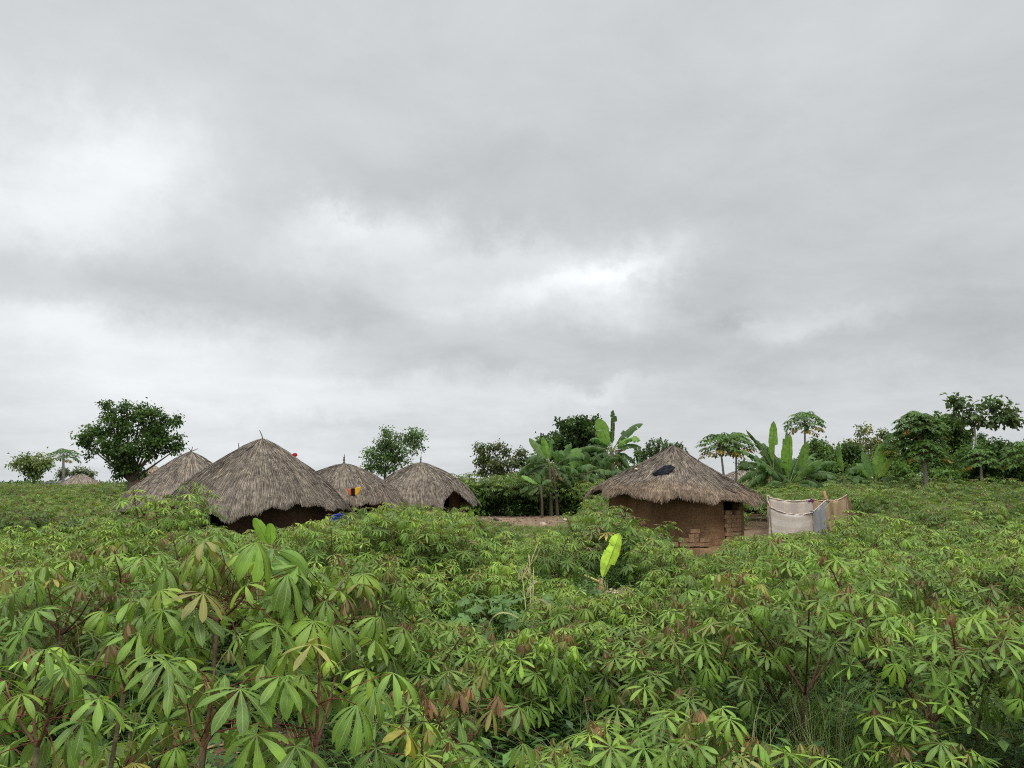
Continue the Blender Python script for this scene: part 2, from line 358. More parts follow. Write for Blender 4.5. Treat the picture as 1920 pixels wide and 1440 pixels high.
# ------------------------------------------------------------------ leaf templates
def palm_leaf(nl, W, d0, d1, fold, spread, lod, seed, veinflag=1.0):
    r = np.random.RandomState(seed)
    ts = {3: [0, .14, .3, .46, .62, .76, .88, 1], 2: [0, .3, .62, 1], 1: None}[lod]
    V = []; Q = []; U = []
    for k in range(nl):
        a = (-spread + 2 * spread * k / (nl - 1)) + r.uniform(-.06, .06)
        ln = (1 - .42 * (abs(a) / math.pi) ** 1.2) * r.uniform(.9, 1.07)
        dd0, dd1 = d0 + r.uniform(-.12, .12), d1 + r.uniform(-.15, .15)
        dx, dy = math.cos(a), math.sin(a)
        curve = r.uniform(-.10, .10)
        tt = [0, .58, 1] if lod == 1 else ts
        rr = [0]; hh = [0]
        for j in range(1, len(tt)):
            tm = (tt[j] + tt[j - 1]) / 2; p = dd0 + dd1 * tm; st = (tt[j] - tt[j - 1]) * ln
            rr.append(rr[-1] + st * math.cos(p)); hh.append(hh[-1] - st * math.sin(p))
        wob = r.uniform(-.5, .5)
        if lod == 1:
            b = len(V); wd = W * ln
            V += [(0, 0, 0), (rr[1] * dx + wd * dy, rr[1] * dy - wd * dx, hh[1]), (rr[2] * dx, rr[2] * dy, hh[2]), (rr[1] * dx - wd * dy, rr[1] * dy + wd * dx, hh[1])]
            U += [(.5, 0, 0)] * 4; Q.append((b, b + 1, b + 2, b + 3)); continue
        prof = lambda t: np.interp(t, [0, .12, .3, .5, .70, .84, .94, 1], [.05, .15, .46, .84, 1.0, .80, .40, .01])
        rows = []
        for j, t in enumerate(tt):
            wd = W * ln * float(prof(t)) * (1 + .08 * math.sin(9 * t + wob * 6))
            cx_, cy_ = rr[j] * dx - dy * curve * t * t * ln, rr[j] * dy + dx * curve * t * t * ln
            lift = (fold if k % 3 else fold * (1 - 1.6 * t)) * wd
            b = len(V)
            V += [(cx_, cy_, hh[j]), (cx_ - wd * dy, cy_ + wd * dx, hh[j] + lift + wob * .3 * wd), (cx_ + wd * dy, cy_ - wd * dx, hh[j] + lift - wob * .3 * wd)]
            U += [(0, t, veinflag), (1, t, veinflag), (1, t, veinflag)]
            rows.append(b)
        for b, c in zip(rows[:-1], rows[1:]):
            Q.append((b, c, c + 1, b + 1)); Q.append((b, b + 2, c + 2, c))
    return np.array(V, float), np.array(Q, int), np.array(U, float)
def leaf_set(lod, big=False):
    L = {'mature': [], 'young': []}
    for s in range(7):
        nl = [5, 6, 7, 7, 8, 9, 6][s]
        L['mature'].append(palm_leaf(nl, (.118 if big else .094) + .010 * (s % 3), (.08 if big else -.04) + .10 * (s % 3), (.55 if big else .30) + .2 * (s % 4), .22 if lod > 1 else 0, 2.25 + .12 * (s % 3), lod, 10 * lod + s))
    for s in range(3):
        L['young'].append(palm_leaf([5, 6, 7][s], .12, .75, .45, .5, 2.0, lod, 50 + 10 * lod + s, .6))
    for s in range(2):     # hanging, limp leaves
        L['mature'].append(palm_leaf([7, 8][s], .12, .45, .95, .3 if lod > 1 else 0, 2.1, lod, 90 + 10 * lod + s))
    return L
LEAVES = {k: leaf_set(k) for k in (1, 2, 3)}; LEAVES['hero'] = leaf_set(3, True)
def cyl_tm(sides, arch, seg=3):
    V = []; Q = []
    for j in range(seg + 1):
        t = j / seg; z = arch * 4 * t * (1 - t) - 0.0
        for k in range(sides):
            th = 2 * math.pi * k / sides; r = 1.0 - .35 * t
            V.append((t, math.cos(th) * r, z + 0j * 0 if False else z, math.sin(th) * r))
    # columns: t, y-radius, arch, z-radius
    V = np.array([[v[0], v[1], v[2], v[3]] for v in V], float)
    for j in range(seg):
        for k in range(sides):
            k2 = (k + 1) % sides; Q.append((j * sides + k, (j + 1) * sides + k, (j + 1) * sides + k2, j * sides + k2))
    return V, np.array(Q, int)
PET = {1: cyl_tm(3, .06, 1), 2: cyl_tm(3, .06, 2), 3: cyl_tm(5, .07, 5)}
def petioles(mb, A, B, rad, lod, col, mat=0):
    V4, Q = PET[lod]; D = B - A; L = np.linalg.norm(D, axis=1); M = frames(D, (0, 0, 1), 1.0)
    N = len(A); k = len(V4); rad = np.broadcast_to(rad, (N,))
    loc = np.zeros((N, k, 3)); loc[:, :, 0] = V4[None, :, 0] * L[:, None]
    loc[:, :, 1] = V4[None, :, 1] * rad[:, None]; loc[:, :, 2] = V4[None, :, 3] * rad[:, None] + V4[None, :, 2] * L[:, None]
    W = np.einsum('nij,nvj->nvi', M, loc) + A[:, None, :]
    QQ = (Q[None] + (np.arange(N) * k)[:, None, None]).reshape(-1, 4)
    mb.add(W.reshape(-1, 3), QQ, None, np.repeat(col, k, 0), None, mat)

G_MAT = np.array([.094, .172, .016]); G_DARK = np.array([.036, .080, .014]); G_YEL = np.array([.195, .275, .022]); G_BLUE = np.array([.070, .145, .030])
BRONZE = np.array([.125, .062, .030]); OLIVE = np.array([.15, .14, .036]); YELLOW = np.array([.24, .215, .035])
def cassava(seed, H, tips=None, leaf_gain=1.0, hero_leaf=False, fork=None, base=(0, 0, 0), nleaf=16, L=.17, lod=2, young=3, leafy=.42, spread=1.0, petl=1.0, dense=1):
    """returns stem MB, foliage MB. tips: list of polylines from the fork"""
    r = np.random.RandomState(seed); st = MB(); fo = MB()
    base = np.array(base, float)
    if tips is None:
        fork = base + np.array([r.uniform(-.08, .08), r.uniform(-.08, .08), H * r.uniform(.28, .42)])
        tips = []; nb = r.randint(2, 4) if H < 1.1 else r.randint(3, 5)
        a0 = r.uniform(0, 6.28)
        for k in range(nb):
            a = a0 + 6.283 * k / nb + r.uniform(-.4, .4); rad = H * r.uniform(.16, .34) * spread
            hz = H * r.uniform(.68, .9)
            mid = fork + np.array([math.cos(a) * rad * .55, math.sin(a) * rad * .55, (hz - fork[2]) * .42])
            if H > 1.05 and r.rand() < .65:
                for q in range(2):
                    a2 = a + r.uniform(.3, .9) * (1 if q else -1); r2 = rad * r.uniform(.7, 1.25)
                    tips.append([fork, mid, fork * [1, 1, 0] + np.array([math.cos(a2) * r2, math.sin(a2) * r2, H * r.uniform(.66, .92)])])
            else:
                tips.append([fork, mid, fork * [1, 1, 0] + np.array([math.cos(a) * rad, math.sin(a) * rad, hz])])
    bark = np.array([.085, .06, .038]) if r.rand() < .6 else np.array([.10, .09, .045])
    sides = {1: 3, 2: 5, 3: 8}[lod]
    rr = .006 + .0055 * H
    if lod > 1:
        n = 5; pts = [base + (fork - base) * i / (n - 1) + (np.array([math.sin(i * 2.1), math.cos(i * 1.7), 0]) * .012 if 0 < i < n - 1 else 0) for i in range(n)]
        st.tube(pts, np.linspace(rr, rr * .8, n), sides, bark)
    A = []; B = []; LX = []; UP = []; SC = []; YG = []; AG = []
    for tp in tips:
        tp = np.array(tp, float)
        s = np.linspace(0, 1, 7); cum = np.concatenate([[0], np.cumsum(np.linalg.norm(np.diff(tp, axis=0), axis=1))]); cum /= cum[-1]
        if len(tp) == 3:   # smooth bend
            pl = np.array([(1 - t) ** 2 * tp[0] + 2 * t * (1 - t) * tp[1] + t * t * tp[2] for t in s])
        else: pl = np.array([[np.interp(t, cum, tp[:, c]) for c in range(3)] for t in s])
        if lod > 1: st.tube(pl, np.linspace(rr * .62, rr * .32, len(pl)), sides, bark * [1.15, .85, .8])
        seg = np.linalg.norm(np.diff(pl, axis=0), axis=1); cl = np.concatenate([[0], np.cumsum(seg)]); Lt = cl[-1]
        axis = nrm(pl[-1] - pl[-3]); ph = r.uniform(0, 6.28); nl = int(nleaf * r.uniform(.8, 1.2) * dense)
        u = nrm(np.cross(axis, [0.3, 1, 0.1])); v = np.cross(axis, u)
        lf = min(leafy, Lt * .95)
        for i in range(nl):
            q = (i + .3) / nl; d = Lt - q * lf
            p0 = np.array([np.interp(d, cl, pl[:, c]) for c in range(3)])
            ph += 2.4 + r.uniform(-.3, .3)
            th = math.radians(18 + 82 * q ** .6) + r.uniform(-.12, .12)
            out_ = math.cos(ph) * u + math.sin(ph) * v
            dirp = math.cos(th) * axis + math.sin(th) * out_
            pl_ = (.05 + .21 * min(1, q * 1.9)) * r.uniform(.85, 1.2) * L / .17 * petl
            p1 = p0 + dirp * pl_ + np.array([0, 0, -.10 * q * pl_])
            oh = nrm(out_ * [1, 1, .25]); yg = i < young and (lod == 3 or (i == 0 or r.rand() < .25))
            A.append(p0); B.append(p1)
            LX.append(nrm(oh + np.array([0, 0, -.25 - .35 * q]) + r.uniform(-.2, .2, 3)))
            UP.append(nrm(np.array([0, 0, 1.0]) + oh * (.25 + .25 * q) + r.uniform(-.22, .22, 3)))
            SC.append(L * (.42 + .58 * min(1, q * 3.2)) * r.uniform(.85, 1.12) * (.85 if yg else 1)); YG.append(yg); AG.append(q)
    A, B, LX, UP, SC, YG, AG = map(np.array, (A, B, LX, UP, SC, YG, AG))
    N = len(A)
    col = np.zeros((N, 3))
    plantmix = r.rand()
    for i in range(N):
        if YG[i]: c = BRONZE * r.uniform(.7, 1.3) if r.rand() < (.5 if lod == 3 else .28) else OLIVE * r.uniform(.7, 1.1)
        else:
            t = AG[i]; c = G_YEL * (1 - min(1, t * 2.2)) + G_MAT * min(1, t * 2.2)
            if t > .5: c = c * (1.4 - t * .8) + G_DARK * (t * .8 - .4)  # lower leaves darker: age, plus inner shade painted into the colour
            c = c * (1 - .35 * plantmix) + G_BLUE * .35 * plantmix
            x = r.rand()
            if x < .05 and t < .5: c = OLIVE
            if x > .988 and t > .6: c = YELLOW
            c = c * r.uniform(.68, 1.3)
        col[i] = c * leaf_gain  # overall multiplier for a paler leaf colour on chosen plants
    pc = np.where(r.rand(N, 1) < .6, np.array([[.12, .035, .025]]), np.array([[.10, .09, .03]]))
    if lod > 1: petioles(st, A, B, .0026 if lod == 3 else .0034, lod, pc)
    fset = LEAVES['hero' if hero_leaf else lod]; M = frames(LX, UP, SC)
    pick = r.randint(0, 1000, N)
    for kind, msk in (('mature', ~YG), ('young', YG)):
        for j, tm in enumerate(fset[kind]):
            s_ = msk & (pick % len(fset[kind]) == j)
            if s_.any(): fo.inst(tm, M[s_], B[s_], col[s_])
    return st, fo

# ------------------------------------------------------------------ huts (built first, the field leaves room for them)
HUTS = []   # (x, y, clear radius)
THATCH_C = [np.array(c) for c in ((.195, .168, .145), (.26, .225, .19), (.13, .112, .10), (.34, .29, .235), (.075, .066, .06), (.22, .17, .125))]
def roof_strands(mb, surf, n, r, tone=1.0, warm=0.0, wid=.024, sl=.5, fringe=.22):
    th = r.uniform(-math.pi, math.pi, n); s0 = np.sqrt(r.uniform(0.0004, 1.0, n)) * 1.0
    nf = n // 6; s0[:nf] = r.uniform(.88, .99, nf)
    slen = surf.slope; ds = sl * 1.4 * r.uniform(.5, 1.3, n) / slen
    s1 = np.minimum(s0 + ds, surf.smax(th) + r.uniform(-.02, fringe, n) / slen * 1.0 + 0.01)
    s0 = np.minimum(s0, s1 - .06)
    sw = r.normal(0, .05, n) * np.minimum(1, 1 / (s0 * 6 + .2)) + .05 * np.sin(th * 7 + s0 * 9) * .4
    pts = []
    for k, t in enumerate((0, .5, 1)):
        s = s0 + (s1 - s0) * t; a = th + sw * t * (s1 - s0) * 2.2
        p = surf.pos(a, np.maximum(s, .002)); lift = [.0, .03, .035][k] + r.uniform(0, .045, n)
        p[:, 2] += lift * .8; p[:, 0] += np.sin(a) * lift * .5; p[:, 1] += -np.cos(a) * lift * .5
        over = np.maximum(0, s - surf.smax(a)); p[:, 2] -= over * slen * .35
        pts.append(p)
    tan = np.stack([np.cos(th), np.sin(th), r.normal(0, .35, n)], 1)
    wd = wid * .38 * r.uniform(.5, 1.4, n)[:, None]
    wf = np.minimum(1, .3 + s0 * 2)[:, None]
    V = np.stack([pts[0] - tan * wd * wf, pts[0] + tan * wd * wf, pts[1] - tan * wd, pts[1] + tan * wd, pts[2] - tan * wd * .35, pts[2] + tan * wd * .35], 1)
    c = np.array([1.0, .985, .93]) * np.array(THATCH_C)[r.choice(6, n, p=[.28, .22, .2, .08, .12, .10])] * r.uniform(.75, 1.25, n)[:, None] * tone
    edge = sstep(.8, 1.0, s1)[:, None]
    c = c * (1 - warm * edge * .6) + np.array([.30, .17, .08]) * tone * warm * edge * .6
    # patchy weathering of the straw
    c = c * (1 + .18 * fnoise(np.sin(th) * s0 * 5, np.cos(th) * s0 * 5))[:, None]
    C = np.repeat(c, 6, 0)
    Q0 = np.array([[0, 2, 3, 1], [2, 4, 5, 3]]); Q = (Q0[None] + (np.arange(n) * 6)[:, None, None]).reshape(-1, 4)
    mb.add(V.reshape(-1, 3), Q, None, C)
class Surf:
    def __init__(s, R, za, ze, prof, seed, notches=(), wav=.05, elong=1.0, zvar=None, smn=.025):
        s.R, s.za, s.ze, s.prof, s.seed, s.n, s.wav, s.el, s.zvar, s.smn = R, za, ze, prof, seed, notches, wav, elong, zvar, smn
        s.slope = math.hypot(R, za - ze)
    def smax(s, th):
        m = 1 + s.smn * np.sin(th * 5 + s.seed) + s.smn * np.sin(th * 11 + s.seed * 2) + s.smn * .6 * np.sin(th * 23 + s.seed)
        for (tc_, tw, am) in s.n:
            d = np.abs((th - tc_ + np.pi) % (2 * np.pi) - np.pi); m = m - am * np.clip(1 - (d / tw) ** 2, 0, 1) ** .5
        return m
    def pos(s, th, t):
        R = s.R * (1 + s.wav * .5 * np.sin(th * 2 + s.seed * 1.3) + s.wav * .3 * np.sin(th * 3 + s.seed))
        ze = s.ze + s.wav * np.sin(th * 3 + s.seed * .7)
        if s.zvar: ze = ze + np.interp((th + np.pi) % (2 * np.pi) - np.pi, *s.zvar)
        gk = np.interp(t, s.prof[0], s.prof[1]); ext = np.maximum(0, t - 1)
        z = s.za - (s.za - ze) * gk - ext * s.slope * .75
        z = z + .035 * np.sin(th * 4 + t * 7 + s.seed) * t + .02 * np.sin(th * 9 + t * 15) * t
        rr = R * t
        return np.stack([np.sin(th) * rr * s.el, -np.cos(th) * rr, z], -1)
def fine(prof):
    t = np.linspace(0, 1, 25); k = np.interp(t, *prof)
    for _ in range(3): k[1:-1] = (k[:-2] + 2 * k[1:-1] + k[2:]) / 4
    return (list(t), list(k))
def hut(label, px, py, d, R, eave_py_front, prof, wallR, seed, openings=(), notches=(), strands=9000, tone=1.0, warm=.0, wallmat=None,
        elong=1.0, zvar=None, wav=.05, finial=False, gzv=None, plinth=None, wid=.024, sl=.5, smn=.025, sticks=(), wall=True, cat='hut', clear=.35):
    r = np.random.RandomState(seed)
    ap = P(px, py, d); gx, gy = ap[0], d; g0 = float(gz(gx, gy)) if gzv is None else gzv
    za = ap[2] - g0; ze = P(px, eave_py_front, d - R)[2] - g0
    root = tag(empty('mud_hut', (gx, gy, g0)), label, cat, 'thatched round huts')
    sf = Surf(R, za, ze, fine(prof), seed, notches, wav, elong, zvar, smn)
    rb = MB(); nt, ns = 96, 20
    th = np.linspace(-np.pi, np.pi, nt, endpoint=False)
    rows = []
    for j in range(ns + 1):
        rows.append(sf.pos(th, np.maximum(.004, (j / ns)) * sf.smax(th)))
    under = []
    for j in range(ns + 1):
        p = sf.pos(th, np.maximum(.004, (j / ns)) * (sf.smax(th) - .02)); p[:, 2] -= .20 if j < ns else .09; under.append(p)
    V = np.concatenate(rows + under[::-1]); Q = []
    nr = 2 * (ns + 1)
    for j in range(nr - 1):
        for k in range(nt): Q.append((j * nt + k, j * nt + (k + 1) % nt, (j + 1) * nt + (k + 1) % nt, (j + 1) * nt + k))
    rb.add(V, Q, None, np.array([.085, .072, .06]) * tone)
    roof_strands(rb, sf, int(strands * 3.0), r, tone, warm, wid, sl)
    roof = rb.build('roof', M_THATCH, root)
    if finial:
        fb = MB(); z0 = za - .02; s_ = finial
        for k, (h, rad) in enumerate(((.0, .09), (.12, .06), (.2, .085), (.3, .05), (.36, .07))):
            fb.tube([(0, 0, z0 + h * s_), (0, 0, z0 + (h + .09) * s_)], [rad * s_, rad * .75 * s_], 7, (.05, .042, .038))
        fb.tube([(0, 0, z0 - .1), (0.01, 0, z0 + .62 * s_)], [.03, .012], 5, (.06, .05, .045))
        fb.build('finial', M_STEM, roof)
    for (dx, dz0, dx1, dz1) in sticks:
        sb = MB(); sb.tube([(dx, 0, za + dz0), ((dx + dx1) / 2 + .01, 0, za + (dz0 + dz1) / 2), (dx1, 0, za + dz1)], [.018, .016, .012], 5, (.10, .08, .06))
        sb.build('stick', M_STEM, roof)
    if wall:
        wb = MB(); zt = min(za - .3, float(np.min(sf.pos(th, np.full(nt, min(.97, wallR / R)))[:, 2]))) + .05
        zt = max(zt, ze - .05)
        cuts = sorted(set([0.0, zt] + [z for o_ in openings for z in o_[2:4]] + list(np.linspace(0, zt, 7))))
        cuts = [c for c in cuts if c <= zt + 1e-6]
        tcs = sorted(set(list(np.round(np.linspace(-180, 180, 91), 3)) + [float(a) for o_ in openings for a in o_[:2]]))
        def op(i, j):
            a = (tcs[i] + tcs[i + 1]) / 2; z = (cuts[j] + cuts[j + 1]) / 2
            return any(o_[0] < a < o_[1] and o_[2] < z < o_[3] for o_ in openings)
        def pt(a, z, rad, lump=True):
            t = math.radians(a); rad2 = rad + (.035 * float(fnoise(a * .07, z * 2.2, seed)) - .02 * z if lump else 0)
            return (math.sin(t) * rad2, -math.cos(t) * rad2, z)
        def quad(a, b, c, d_): wb.add([a, b, c, d_], [(0, 1, 2, 3)], None, (.2, .1, .05))
        Rw, Ri = wallR, wallR - .22
        for i in range(len(tcs) - 1):
            for j in range(len(cuts) - 1):
                a0, a1, z0, z1 = tcs[i], tcs[i + 1], cuts[j], cuts[j + 1]
                if op(i, j): continue
                quad(pt(a0, z0, Rw), pt(a1, z0, Rw), pt(a1, z1, Rw), pt(a0, z1, Rw))
                quad(pt(a1, z0, Ri), pt(a0, z0, Ri), pt(a0, z1, Ri), pt(a1, z1, Ri))
                for (ii, aa) in ((i - 1, a0), (i + 1, a1)):
                    if 0 <= ii < len(tcs) - 1 and op(ii, j): quad(pt(aa, z0, Rw), pt(aa, z0, Ri), pt(aa, z1, Ri), pt(aa, z1, Rw))
                for (jj, z) in ((j - 1, z0), (j + 1, z1)):
                    if 0 <= jj < len(cuts) - 1 and op(i, jj): quad(pt(a0, z, Rw), pt(a1, z, Rw), pt(a1, z, Ri), pt(a0, z, Ri))
        wb.build('wall', wallmat or M_WALL_SHADE, root)
    if plinth:
        pr_, ph_ = plinth; pb = MB(); nt2 = 72; prof2 = [(wallR - .1, ph_ + .01), (wallR + .25 * pr_, ph_), (wallR + .62 * pr_, ph_ * .94), (wallR + .85 * pr_, ph_ * .72), (wallR + .93 * pr_, ph_ * .4), (wallR + pr_ * 1.15, .02), (wallR + pr_ * 1.3, -.1)]
        V = []
        for (rad, z) in prof2:
            for k in range(nt2):
                t = 2 * math.pi * k / nt2; rj = rad + (.07 * float(fnoise(t * 3, z * 3, 5)) if z < ph_ - .005 else 0)
                V.append((math.sin(t) * rj, -math.cos(t) * rj, z + (.03 * float(fnoise(t * 5, rad * 3, 2)) if rad > wallR else 0)))
        Q = [(j * nt2 + (k + 1) % nt2, j * nt2 + k, (j + 1) * nt2 + k, (j + 1) * nt2 + (k + 1) % nt2) for j in range(len(prof2) - 1) for k in range(nt2)]
        pb.add(V, Q, None, (.2, .1, .05)); pb.build('plinth', M_WALL, root, smooth=True)
    HUTS.append((gx, gy, max(R * elong, R) + clear))
    return root, sf, (gx, gy, g0)

PR_R = ([0, .08, .3, .6, .85, 1], [0, .12, .36, .65, .87, 1.0])
PR_L = ([0, .2, .38, .6, .8, 1], [0, .165, .32, .53, .76, 1.06])
PR_2 = ([0, .25, .6, .85, 1], [0, .22, .55, .82, 1.06])
PR_D = ([0, .25, .5, .75, .9, 1], [0, .155, .35, .61, .82, 1.06])
root_R, sf_R, o_R = hut('thatched round hut on the right, bricks in its doorway, black cloth on its roof', 1263, 833, 25, 2.62, 929, PR_R, 2.12, 3,
    openings=[(30, 56, .50, 1.78)], notches=[(-1.25, .16, .10), (1.2, .3, .05)], strands=15000, tone=.76, warm=.42, wallmat=M_WALL, wav=.07,
    zvar=([-3.14, -1.9, -1.4, -.7, 0, .7, 1.3, 1.9, 3.14], [0, .1, .22, .10, 0, -.02, -.16, -.12, 0]), plinth=(.42, .50), wid=.017, sl=.42, gzv=0.0)
root_L, sf_L, o_L = hut('largest thatched round hut on the left, shaded wall under a shaggy grey roof', 492, 821, 24, 2.55, 942, PR_L, 2.0, 7,
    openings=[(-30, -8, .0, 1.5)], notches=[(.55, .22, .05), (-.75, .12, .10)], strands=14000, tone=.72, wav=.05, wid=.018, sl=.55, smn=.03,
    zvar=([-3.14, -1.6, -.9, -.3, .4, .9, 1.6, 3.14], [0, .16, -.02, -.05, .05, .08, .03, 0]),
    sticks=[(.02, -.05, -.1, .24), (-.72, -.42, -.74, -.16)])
root_2, sf_2, _ = hut('thatched hut half hidden behind the largest hut, its roof reaching down to the left', 358, 845, 31, 2.58, 940, PR_2, 2.0, 11,
    strands=9000, tone=.80, wid=.022, sl=.6, sticks=[(.0, -.03, .06, .16), (.0, -.03, -.12, .12), (0, -.03, .28, .08)])
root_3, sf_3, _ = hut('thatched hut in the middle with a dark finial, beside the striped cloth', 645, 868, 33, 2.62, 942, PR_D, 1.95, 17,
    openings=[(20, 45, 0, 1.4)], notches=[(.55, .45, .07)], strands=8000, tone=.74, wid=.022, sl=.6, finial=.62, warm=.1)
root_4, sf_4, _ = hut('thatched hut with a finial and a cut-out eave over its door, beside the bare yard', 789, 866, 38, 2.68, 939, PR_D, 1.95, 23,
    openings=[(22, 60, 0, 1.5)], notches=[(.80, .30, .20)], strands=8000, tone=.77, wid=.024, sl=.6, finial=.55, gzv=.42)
root_5, sf_5, _ = hut('small brown thatched roof far off at the left edge of the field', 152, 888, 70, 2.4, 926, PR_D, 1.8, 29, strands=3500, tone=.95, warm=.7, wid=.04, sl=.8)
root_6, sf_6, _ = hut('orange tip of a thatched roof peeping out beside the large dark tree', 290, 873, 62, .95, 897, PR_D, 1.7, 31, strands=1500, tone=1.1, warm=.8, wid=.04, sl=.8, finial=.6)
root_7, sf_7, _ = hut('pinkish thatched roof peeping out behind the right hut, under the papayas', 1392, 880, 50, 2.5, 926, PR_D, 1.8, 37, strands=4000, tone=1.1, warm=.3, wid=.035, sl=.7)
root_8, sf_8, _ = hut('small thatched roof with a pale finial behind the shrubs at far right', 1792, 889, 52, 2.5, 930, PR_D, 1.8, 41, strands=3500, tone=1.25, warm=.2, wid=.035, sl=.7, finial=.5)

def on_roof(px, py, hutinfo, sf, tries=8):
    ox, oy, oz = hutinfo; best = None
    for Y in np.arange(oy - sf.R - .5, oy + .5, .01):
        p = P(px, py, Y); th = math.atan2(p[0] - ox, -(p[1] - oy)); rr = math.hypot(p[0] - ox, p[1] - oy) / sf.R
        if rr < 1 and p[2] < oz + sf.pos(np.array([th]), np.array([rr]))[0][2] + .03: return p, th
    return on_roof(px, py + 1, hutinfo, sf, tries - 1) if tries else (P(px, py, oy), 0)

# ------------------------------------------------------------------ bricks
rb_ = random.Random(5)
def brick_mesh(k):
    bm = bmesh.new(); bmesh.ops.create_cube(bm, size=1)
    for v in bm.verts: v.co = Vector((v.co.x * .29, v.co.y * .15, v.co.z * .122))
    bmesh.ops.bevel(bm, geom=bm.edges[:], offset=.011, segments=2, affect='EDGES')
    bmesh.ops.subdivide_edges(bm, edges=[e for e in bm.edges if e.calc_length() > .05], cuts=2)
    rr = random.Random(k)
    for v in bm.verts: v.co += Vector((rr.uniform(-1, 1), rr.uniform(-1, 1), rr.uniform(-1, 1))) * .005
    me = bpy.data.meshes.new('mud_brick'); bm.to_mesh(me); bm.free(); me.materials.append(M_BRICK); return me
BM = [brick_mesh(k) for k in range(5)]
def brick(loc, rz, label, group):
    o = bpy.data.objects.new('mud_brick', BM[rb_.randrange(5)]); sc.collection.objects.link(o)
    o.location = loc; o.rotation_euler = (rb_.uniform(-.02, .02), rb_.uniform(-.02, .02), rz + rb_.uniform(-.05, .05)); tag(o, label, 'brick', group)
PL = .515
for (bx, nb, nm) in ((1261, 1, 'single brick at the left end'), (1282, 2, 'two-brick pile'), (1301, 4, 'tallest pile'), (1320, 2, 'right-hand two-brick pile')):
    dd = 22.72; base_x = P(bx, 1000, dd)[0]
    for k in range(nb):
        pos = {1: 'lying alone', 2: ('bottom', 'top')[k] if nb == 2 else '', 4: ('bottom', 'second from the bottom', 'third from the bottom', 'topmost')[k] if nb == 4 else ''}[nb]
        if nb == 1: lab = 'mud brick lying alone on the plinth, left of the loose piles against the wall'
        elif nb == 4: lab = f'{pos} mud brick of the tallest pile on the plinth against the wall'
        else: lab = f'{pos} mud brick of the {"left" if bx < 1300 else "right"} two-brick pile on the plinth against the wall'
        brick((base_x + rb_.uniform(-.02, .02), dd, PL + .062 + k * .124), rb_.uniform(-.1, .1) + (.0 if k < 3 else .15), lab, 'loose bricks on the plinth of the right hut')
ORD = ['bottom', 'second', 'third', 'fourth', 'fifth', 'sixth', 'seventh', 'eighth']
for row in range(8):
    for k, nm in ((0, 'left'), (1, 'middle'), (2, 'right')):
        if row == 7 and k == 1: continue
        a = math.radians(34.6 + k * 8.4 + (2.0 if row % 2 else 0) * (1 if k < 2 else 0)); rad = 2.03
        brick((o_R[0] + math.sin(a) * rad, o_R[1] - math.cos(a) * rad, PL + .062 + row * .127), a, f'{nm} mud brick in the {ORD[row]} row from below of the doorway stack', 'bricks stacked in the doorway of the right hut')
# rubble at the foot of the plinth
def rock_tm(seed, n=2):
    bm = bmesh.new(); bmesh.ops.create_icosphere(bm, subdivisions=n, radius=1); rr = random.Random(seed)
    off = [Vector((rr.gauss(0, 1), rr.gauss(0, 1), rr.gauss(0, 1))).normalized() for _ in range(7)]
    for v in bm.verts:
        s = 1.0
        for o_ in off: s = min(s, .72 / max(.3, v.co.normalized().dot(o_)) if v.co.normalized().dot(o_) > .5 else s)
        v.co = v.co * s
    bm.normal_update(); me = bpy.data.meshes.new('r'); bm.to_mesh(me); bm.free()
    V = np.array([v.co for v in me.vertices]); T = np.array([list(p.vertices) for p in me.polygons]); bpy.data.meshes.remove(me)
    return V, T
ROCKS = [rock_tm(k) for k in range(4)]
def rock(mb, loc, s, r, col):
    V, T = ROCKS[r.randint(4)]; sc3 = np.array([1, r.uniform(.6, 1), r.uniform(.45, .8)]) * s; a = r.uniform(0, 6.28)
    W = V * sc3; W = np.stack([W[:, 0] * math.cos(a) - W[:, 1] * math.sin(a), W[:, 0] * math.sin(a) + W[:, 1] * math.cos(a), W[:, 2]], 1) + loc
    mb.add(W, None, T, col)
r = np.random.RandomState(71); rbm = MB()
for i in range(150):
    a = r.uniform(-.9, 1.2); rad = 2.12 + r.uniform(.42, 1.1); s = r.uniform(.03, .12) * (1.3 if r.rand() < .15 else 1)
    rock(rbm, (o_R[0] + math.sin(a) * rad, o_R[1] - math.cos(a) * rad, max(0.02, .22 - (rad - 2.5) * .3) + r.uniform(-.02, .05)), s, r, np.array([.11, .07, .05]) * r.uniform(.6, 1.4))
tag(rbm.build('rubble', M_STONE), 'broken clods and stones heaped at the foot of the right hut', 'rubble', None, 'stuff')
r = np.random.RandomState(72); rbm = MB()
for i in range(420):
    px = r.uniform(860, 1110); y = r.uniform(34, 43.5) if i % 3 else r.uniform(42, 43.6)
    x = (px - 960) / F * y; rock(rbm, (x, y, float(gz(x, y)) + .01), r.uniform(.02, .07), r, np.array([.13, .09, .07]) * r.uniform(.5, 1.6))
tag(rbm.build('stones', M_STONE), 'small stones and clods scattered over the bare yard', 'stones', None, 'stuff')
for (px, py, s, c, lab) in ((1017, 979, .22, (.34, .27, .19), 'pale flat stone lying in the middle of the bare yard'), (930, 967, .22, (.10, .08, .07), 'dark stump-like rock at the back left of the yard'), (1060, 968, .16, (.45, .38, .32), 'light stone near the hedge at the right of the yard')):
    d = 36 if py > 975 else 39; mb = MB(); p = P(px, py, d); rock(mb, (0, 0, 0), s, r, np.array(c)); o = mb.build('stone', M_STONE); o.location = (p[0], d, float(gz(p[0], d)) + s * .2)
    tag(o, lab, 'stone')

